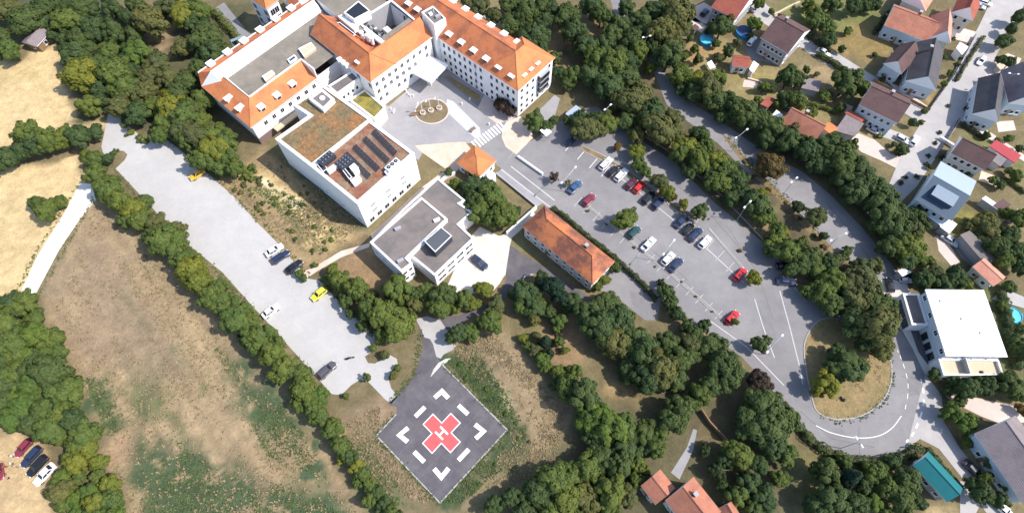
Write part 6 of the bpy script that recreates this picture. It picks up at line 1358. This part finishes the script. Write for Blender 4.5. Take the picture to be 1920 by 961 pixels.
fill([(1395, 305), (1445, 345), (1500, 400), (1560, 470), (1550, 475), (1490, 410), (1430, 350)], 24, (4, 6), ['o', 'b'], 'small shrubs on the soil verge', 33, 'shrub')
fill([(1105, 390), (1290, 540), (1365, 605), (1360, 610), (1280, 545), (1100, 392)], 34, (2, 4), ['o', 'd'], 'tufts on the planting strip', 34, 'shrub')

ONES = 'zeroth first second third fourth fifth sixth seventh eighth ninth tenth eleventh twelfth thirteenth fourteenth fifteenth sixteenth seventeenth eighteenth nineteenth'.split()
def ordinal(n):
    if n == 0: return 'nearest'
    n += 1
    if n < 20: return ONES[n] + ' nearest'
    t, u_ = divmod(n, 10); return (('twent', 'thirt', 'fort', 'fift')[t - 2] + ('ieth' if u_ == 0 else 'y-' + ONES[u_])) + ' nearest'
def plant_all():
    # drop what stands wholly inside a bigger neighbour's crown
    order = sorted(range(len(PLACED)), key=lambda i: -PLACED[i][1]); keep = []
    for i in order:
        p, r = PLACED[i][0], PLACED[i][1]
        if PLACED[i][4] != 'shrub' and any((PLACED[j][0] - p).length < .70 * PLACED[j][1] for j in keep if PLACED[j][4] != 'shrub'): continue
        keep.append(i)
    trees = [PLACED[i] for i in keep if PLACED[i][4] != 'shrub']; shrubs = [PLACED[i] for i in keep if PLACED[i][4] == 'shrub']
    app = lambda t: t[1] / scale_at(t[9], t[10], 4)
    trees.sort(key=lambda t: -t[1])
    big = [t for t in trees if t[1] >= 2.05]; bushes = [t for t in trees if t[1] < 2.05]  # small-crowned trees also go under the name bush, beside real bushes
    rest = big[295:]; big = big[:295]
    print('BIG', len(big), 'BUSH', len(bushes), 'REST', len(rest), 'SHRUB', len(shrubs))
    items = [(t, 'tree') for t in big] + [(t, 'bush') for t in bushes] + [(t, 'shrub') for t in shrubs]
    own = {}
    for i, (t, k_) in enumerate(items):
        k = min(range(len(LAND)), key=lambda j: (LAND[j][1] - t[9]) ** 2 + (LAND[j][2] - t[10]) ** 2)
        kw = k_ if k_ != 'tree' else 'conifer' if t[3] == 'c' else 'tree'
        own.setdefault((k, kw), []).append(((LAND[k][1] - t[9]) ** 2 + (LAND[k][2] - t[10]) ** 2, i))
    for (k, kw), L in own.items():
        for n, (_, i) in enumerate(sorted(L)):
            t = items[i][0]; col = 'dark' if t[3] == 'c' else COLW[t[3]]
            size = SIZEW(t[1]) if kw in ('tree', 'conifer') else ('small' if t[1] < .7 else 'low') if kw == 'shrub' else ('little' if t[1] < 1.4 else 'rounded')
            lab = f"{size} {col} {kw}, {ordinal(n)} {kw} to the {LAND[k][0]}"
            plant(t, items[i][1], lab)
    if rest:
        VV, FF, MM, base = [], [], [], 0; mats = sorted({'leaf_' + t[3] for t in rest})
        for i, t in enumerate(rest):
            p, r, zc, kc, kind, group, kz = t[:7]; me = BROAD[i % 7]; n = len(me.vertices); v = np.empty(n * 3, np.float32); me.vertices.foreach_get('co', v); v = v.reshape(-1, 3)
            VV.append(v * np.array([r, r, r * kz * .95]) + np.array([p.x, p.y, zc])); FF.append(np.arange(n).reshape(-1, 4) + base); MM += [mats.index('leaf_' + kc)] * (n // 4); base += n
        V = np.concatenate(VV).astype(np.float32); F = np.concatenate(FF).astype(np.int32)
        me = bpy.data.meshes.new('background_trees'); me.vertices.add(len(V)); me.vertices.foreach_set('co', V.ravel()); me.loops.add(F.size); me.loops.foreach_set('vertex_index', F.ravel()); me.polygons.add(len(F)); me.polygons.foreach_set('loop_start', np.arange(0, F.size, 4, dtype=np.int32)); me.polygons.foreach_set('material_index', np.array(MM, np.int32))
        me.update(calc_edges=True)
        for m in mats: me.materials.append(MATS[m])
        tag(link('background_trees', me), 'many smaller green trees filling the gaps in the woods and belts', 'trees', kind='stuff')
def plant(t, k_, lab):
    p, r, zc, kc, kind, group, kz, q1, q2, px, py = t; i = int(px * 3 + py * 5)
    root = empty('shrub' if k_ == 'shrub' else 'bush' if k_ == 'bush' else 'conifer_tree' if kc == 'c' else 'broadleaf_tree', (p.x, p.y, 0), q1 * 6.28)
    tag(root, lab, k_, group if k_ != 'bush' else group.replace('trees', 'bushes').replace('wood', 'bushes of the wood'))
    if k_ == 'shrub':
        inst('foliage', SHRUB[i % 3], root, (0, 0, r * .5), 0, 'leaf_' + kc, (r, r * (.8 + .3 * q2), r * .75)); inst('stem', TRUNK[i % 3], root, (0, 0, 0), 0, None, (r * .5, r * .5, r * .5)); return
    inst('trunk', TRUNK[i % 3], root, (0, 0, 0), 0, None, (r, r, zc / 1.15))
    me = CONE[i % 2] if kc == 'c' else (LOOSE[i % 2] if (group or '').startswith('bare') else BROAD[i % 7])
    inst('crown', me, root, (0, 0, zc), 0, 'leaf_' + kc, (r * (.92 + .16 * q2), r * (1.06 - .14 * q2), r * kz * (.9 if kc == 'c' else .95)))
plant_all()

# ================================================================== grass tufts and weeds nobody could count
def tufts(name, label, m, spots, seed, size=(.18, .5), n=4):
    """spots: list of (polygon in survey points, count) or ('edge', path, count, spread)"""
    rg = np.random.default_rng(seed); P = []
    for sp in spots:
        if sp[0] == 'edge':
            pts = [W2(*p) for p in sp[1]]
            L = [(a - b_).length for a, b_ in zip(pts, pts[1:])]; tot = sum(L)
            for _ in range(sp[2]):
                d = rg.uniform(0, tot); k = 0
                while k < len(L) - 1 and d > L[k]: d -= L[k]; k += 1
                q = pts[k].lerp(pts[k + 1], d / L[k]); P.append((q.x + rg.normal(0, sp[3]), q.y + rg.normal(0, sp[3])))
        else:
            poly = [tuple(W2(*p)) for p in sp[0]]; xs = [p[0] for p in poly]; ys = [p[1] for p in poly]; k = 0; ph = rg.uniform(0, 6, 4)
            while k < sp[1]:
                x, y = rg.uniform(min(xs), max(xs)), rg.uniform(min(ys), max(ys))
                w_ = math.sin(x * .21 + ph[0] + 1.3 * math.sin(y * .13)) + math.sin(y * .27 + ph[1] + math.sin(x * .31)) + .8 * math.sin((x + y) * .9 + ph[2])
                if inside((x, y), poly) and rg.normal(0, .9) < w_: P.append((x, y)); k += 1
    P = np.array(P); N = len(P) * n; base = np.repeat(P, n, 0); a = rg.uniform(0, 6.283, N); s_ = rg.uniform(*size, N); lean = rg.uniform(.2, .9, N)
    c, sn = np.cos(a), np.sin(a); o = np.stack([base[:, 0] + rg.normal(0, .14, N), base[:, 1] + rg.normal(0, .14, N), np.zeros(N)], 1)
    side = np.stack([-sn, c, np.zeros(N)], 1) * (s_ * .35)[:, None]; up = np.stack([c * lean * s_, sn * lean * s_, s_ * .55], 1)
    V = np.stack([o - side, o + side, o + up + side * .5, o + up - side * .5], 1).reshape(-1, 3).astype(np.float32); F = np.arange(N * 4, dtype=np.int32)
    me = bpy.data.meshes.new(name); me.vertices.add(len(V)); me.vertices.foreach_set('co', V.ravel()); me.loops.add(len(F)); me.loops.foreach_set('vertex_index', F); me.polygons.add(N); me.polygons.foreach_set('loop_start', np.arange(0, len(F), 4, dtype=np.int32)); me.update(calc_edges=True); me.materials.append(MATS[m])
    tag(link(name, me), label, 'grass', kind='stuff')
FIELD = [(180, 380), (330, 530), (470, 690), (590, 840), (690, 990), (260, 1000), (150, 720), (100, 590)]
tufts('dry_grass', 'dry straw-coloured grass tufts over the brown and straw fields', 'straw_blades', [(FIELD, 2500), ([(840, 640), (930, 625), (1060, 770), (1040, 870), (900, 940), (960, 805)], 1400), ([(630, 800), (715, 760), (706, 816), (815, 945), (720, 930)], 800), ([(430, 345), (520, 290), (680, 425), (600, 490), (510, 430)], 1500), ([(1530, 640), (1660, 670), (1640, 760), (1560, 780)], 250)], 5)
tufts('green_weeds', 'green weeds in patches on the field, round the helipad and along the paving edges', 'weed_blades', [([(160, 710), (205, 705), (240, 790), (205, 825)], 450), ([(265, 830), (330, 805), (400, 875), (560, 915), (640, 961), (260, 1000)], 1500), ([(400, 650), (440, 655), (590, 835), (640, 940), (500, 850)], 900), ([(838, 675), (900, 668), (990, 800), (975, 850), (870, 940), (832, 940), (952, 805)], 1900), ([(640, 805), (700, 850), (780, 950), (700, 950)], 500), ([(470, 350), (540, 360), (640, 440), (600, 470)], 500),
    ('edge', [(212, 318), (295, 408), (412, 514), (496, 606), (616, 740)], 350, .35), ('edge', [(305, 252), (404, 331), (520, 447), (580, 519)], 250, .35), ('edge', [(600, 526), (714, 640)], 160, .4), ('edge', [(146, 345), (114, 400), (64, 480), (28, 555)], 120, .3), ('edge', [(182, 362), (120, 470), (70, 558)], 120, .3), ('edge', [(830, 682), (955, 805), (825, 946), (702, 816), (740, 778)], 420, .3), ('edge', [(790, 620), (778, 701), (730, 756)], 120, .4),
    ('edge', [(1532, 772), (1565, 788), (1615, 782), (1655, 752), (1674, 712), (1668, 668)], 160, .35), ('edge', [(1362, 256), (1445, 342), (1530, 432)], 160, .6)], 6, (.15, .42))
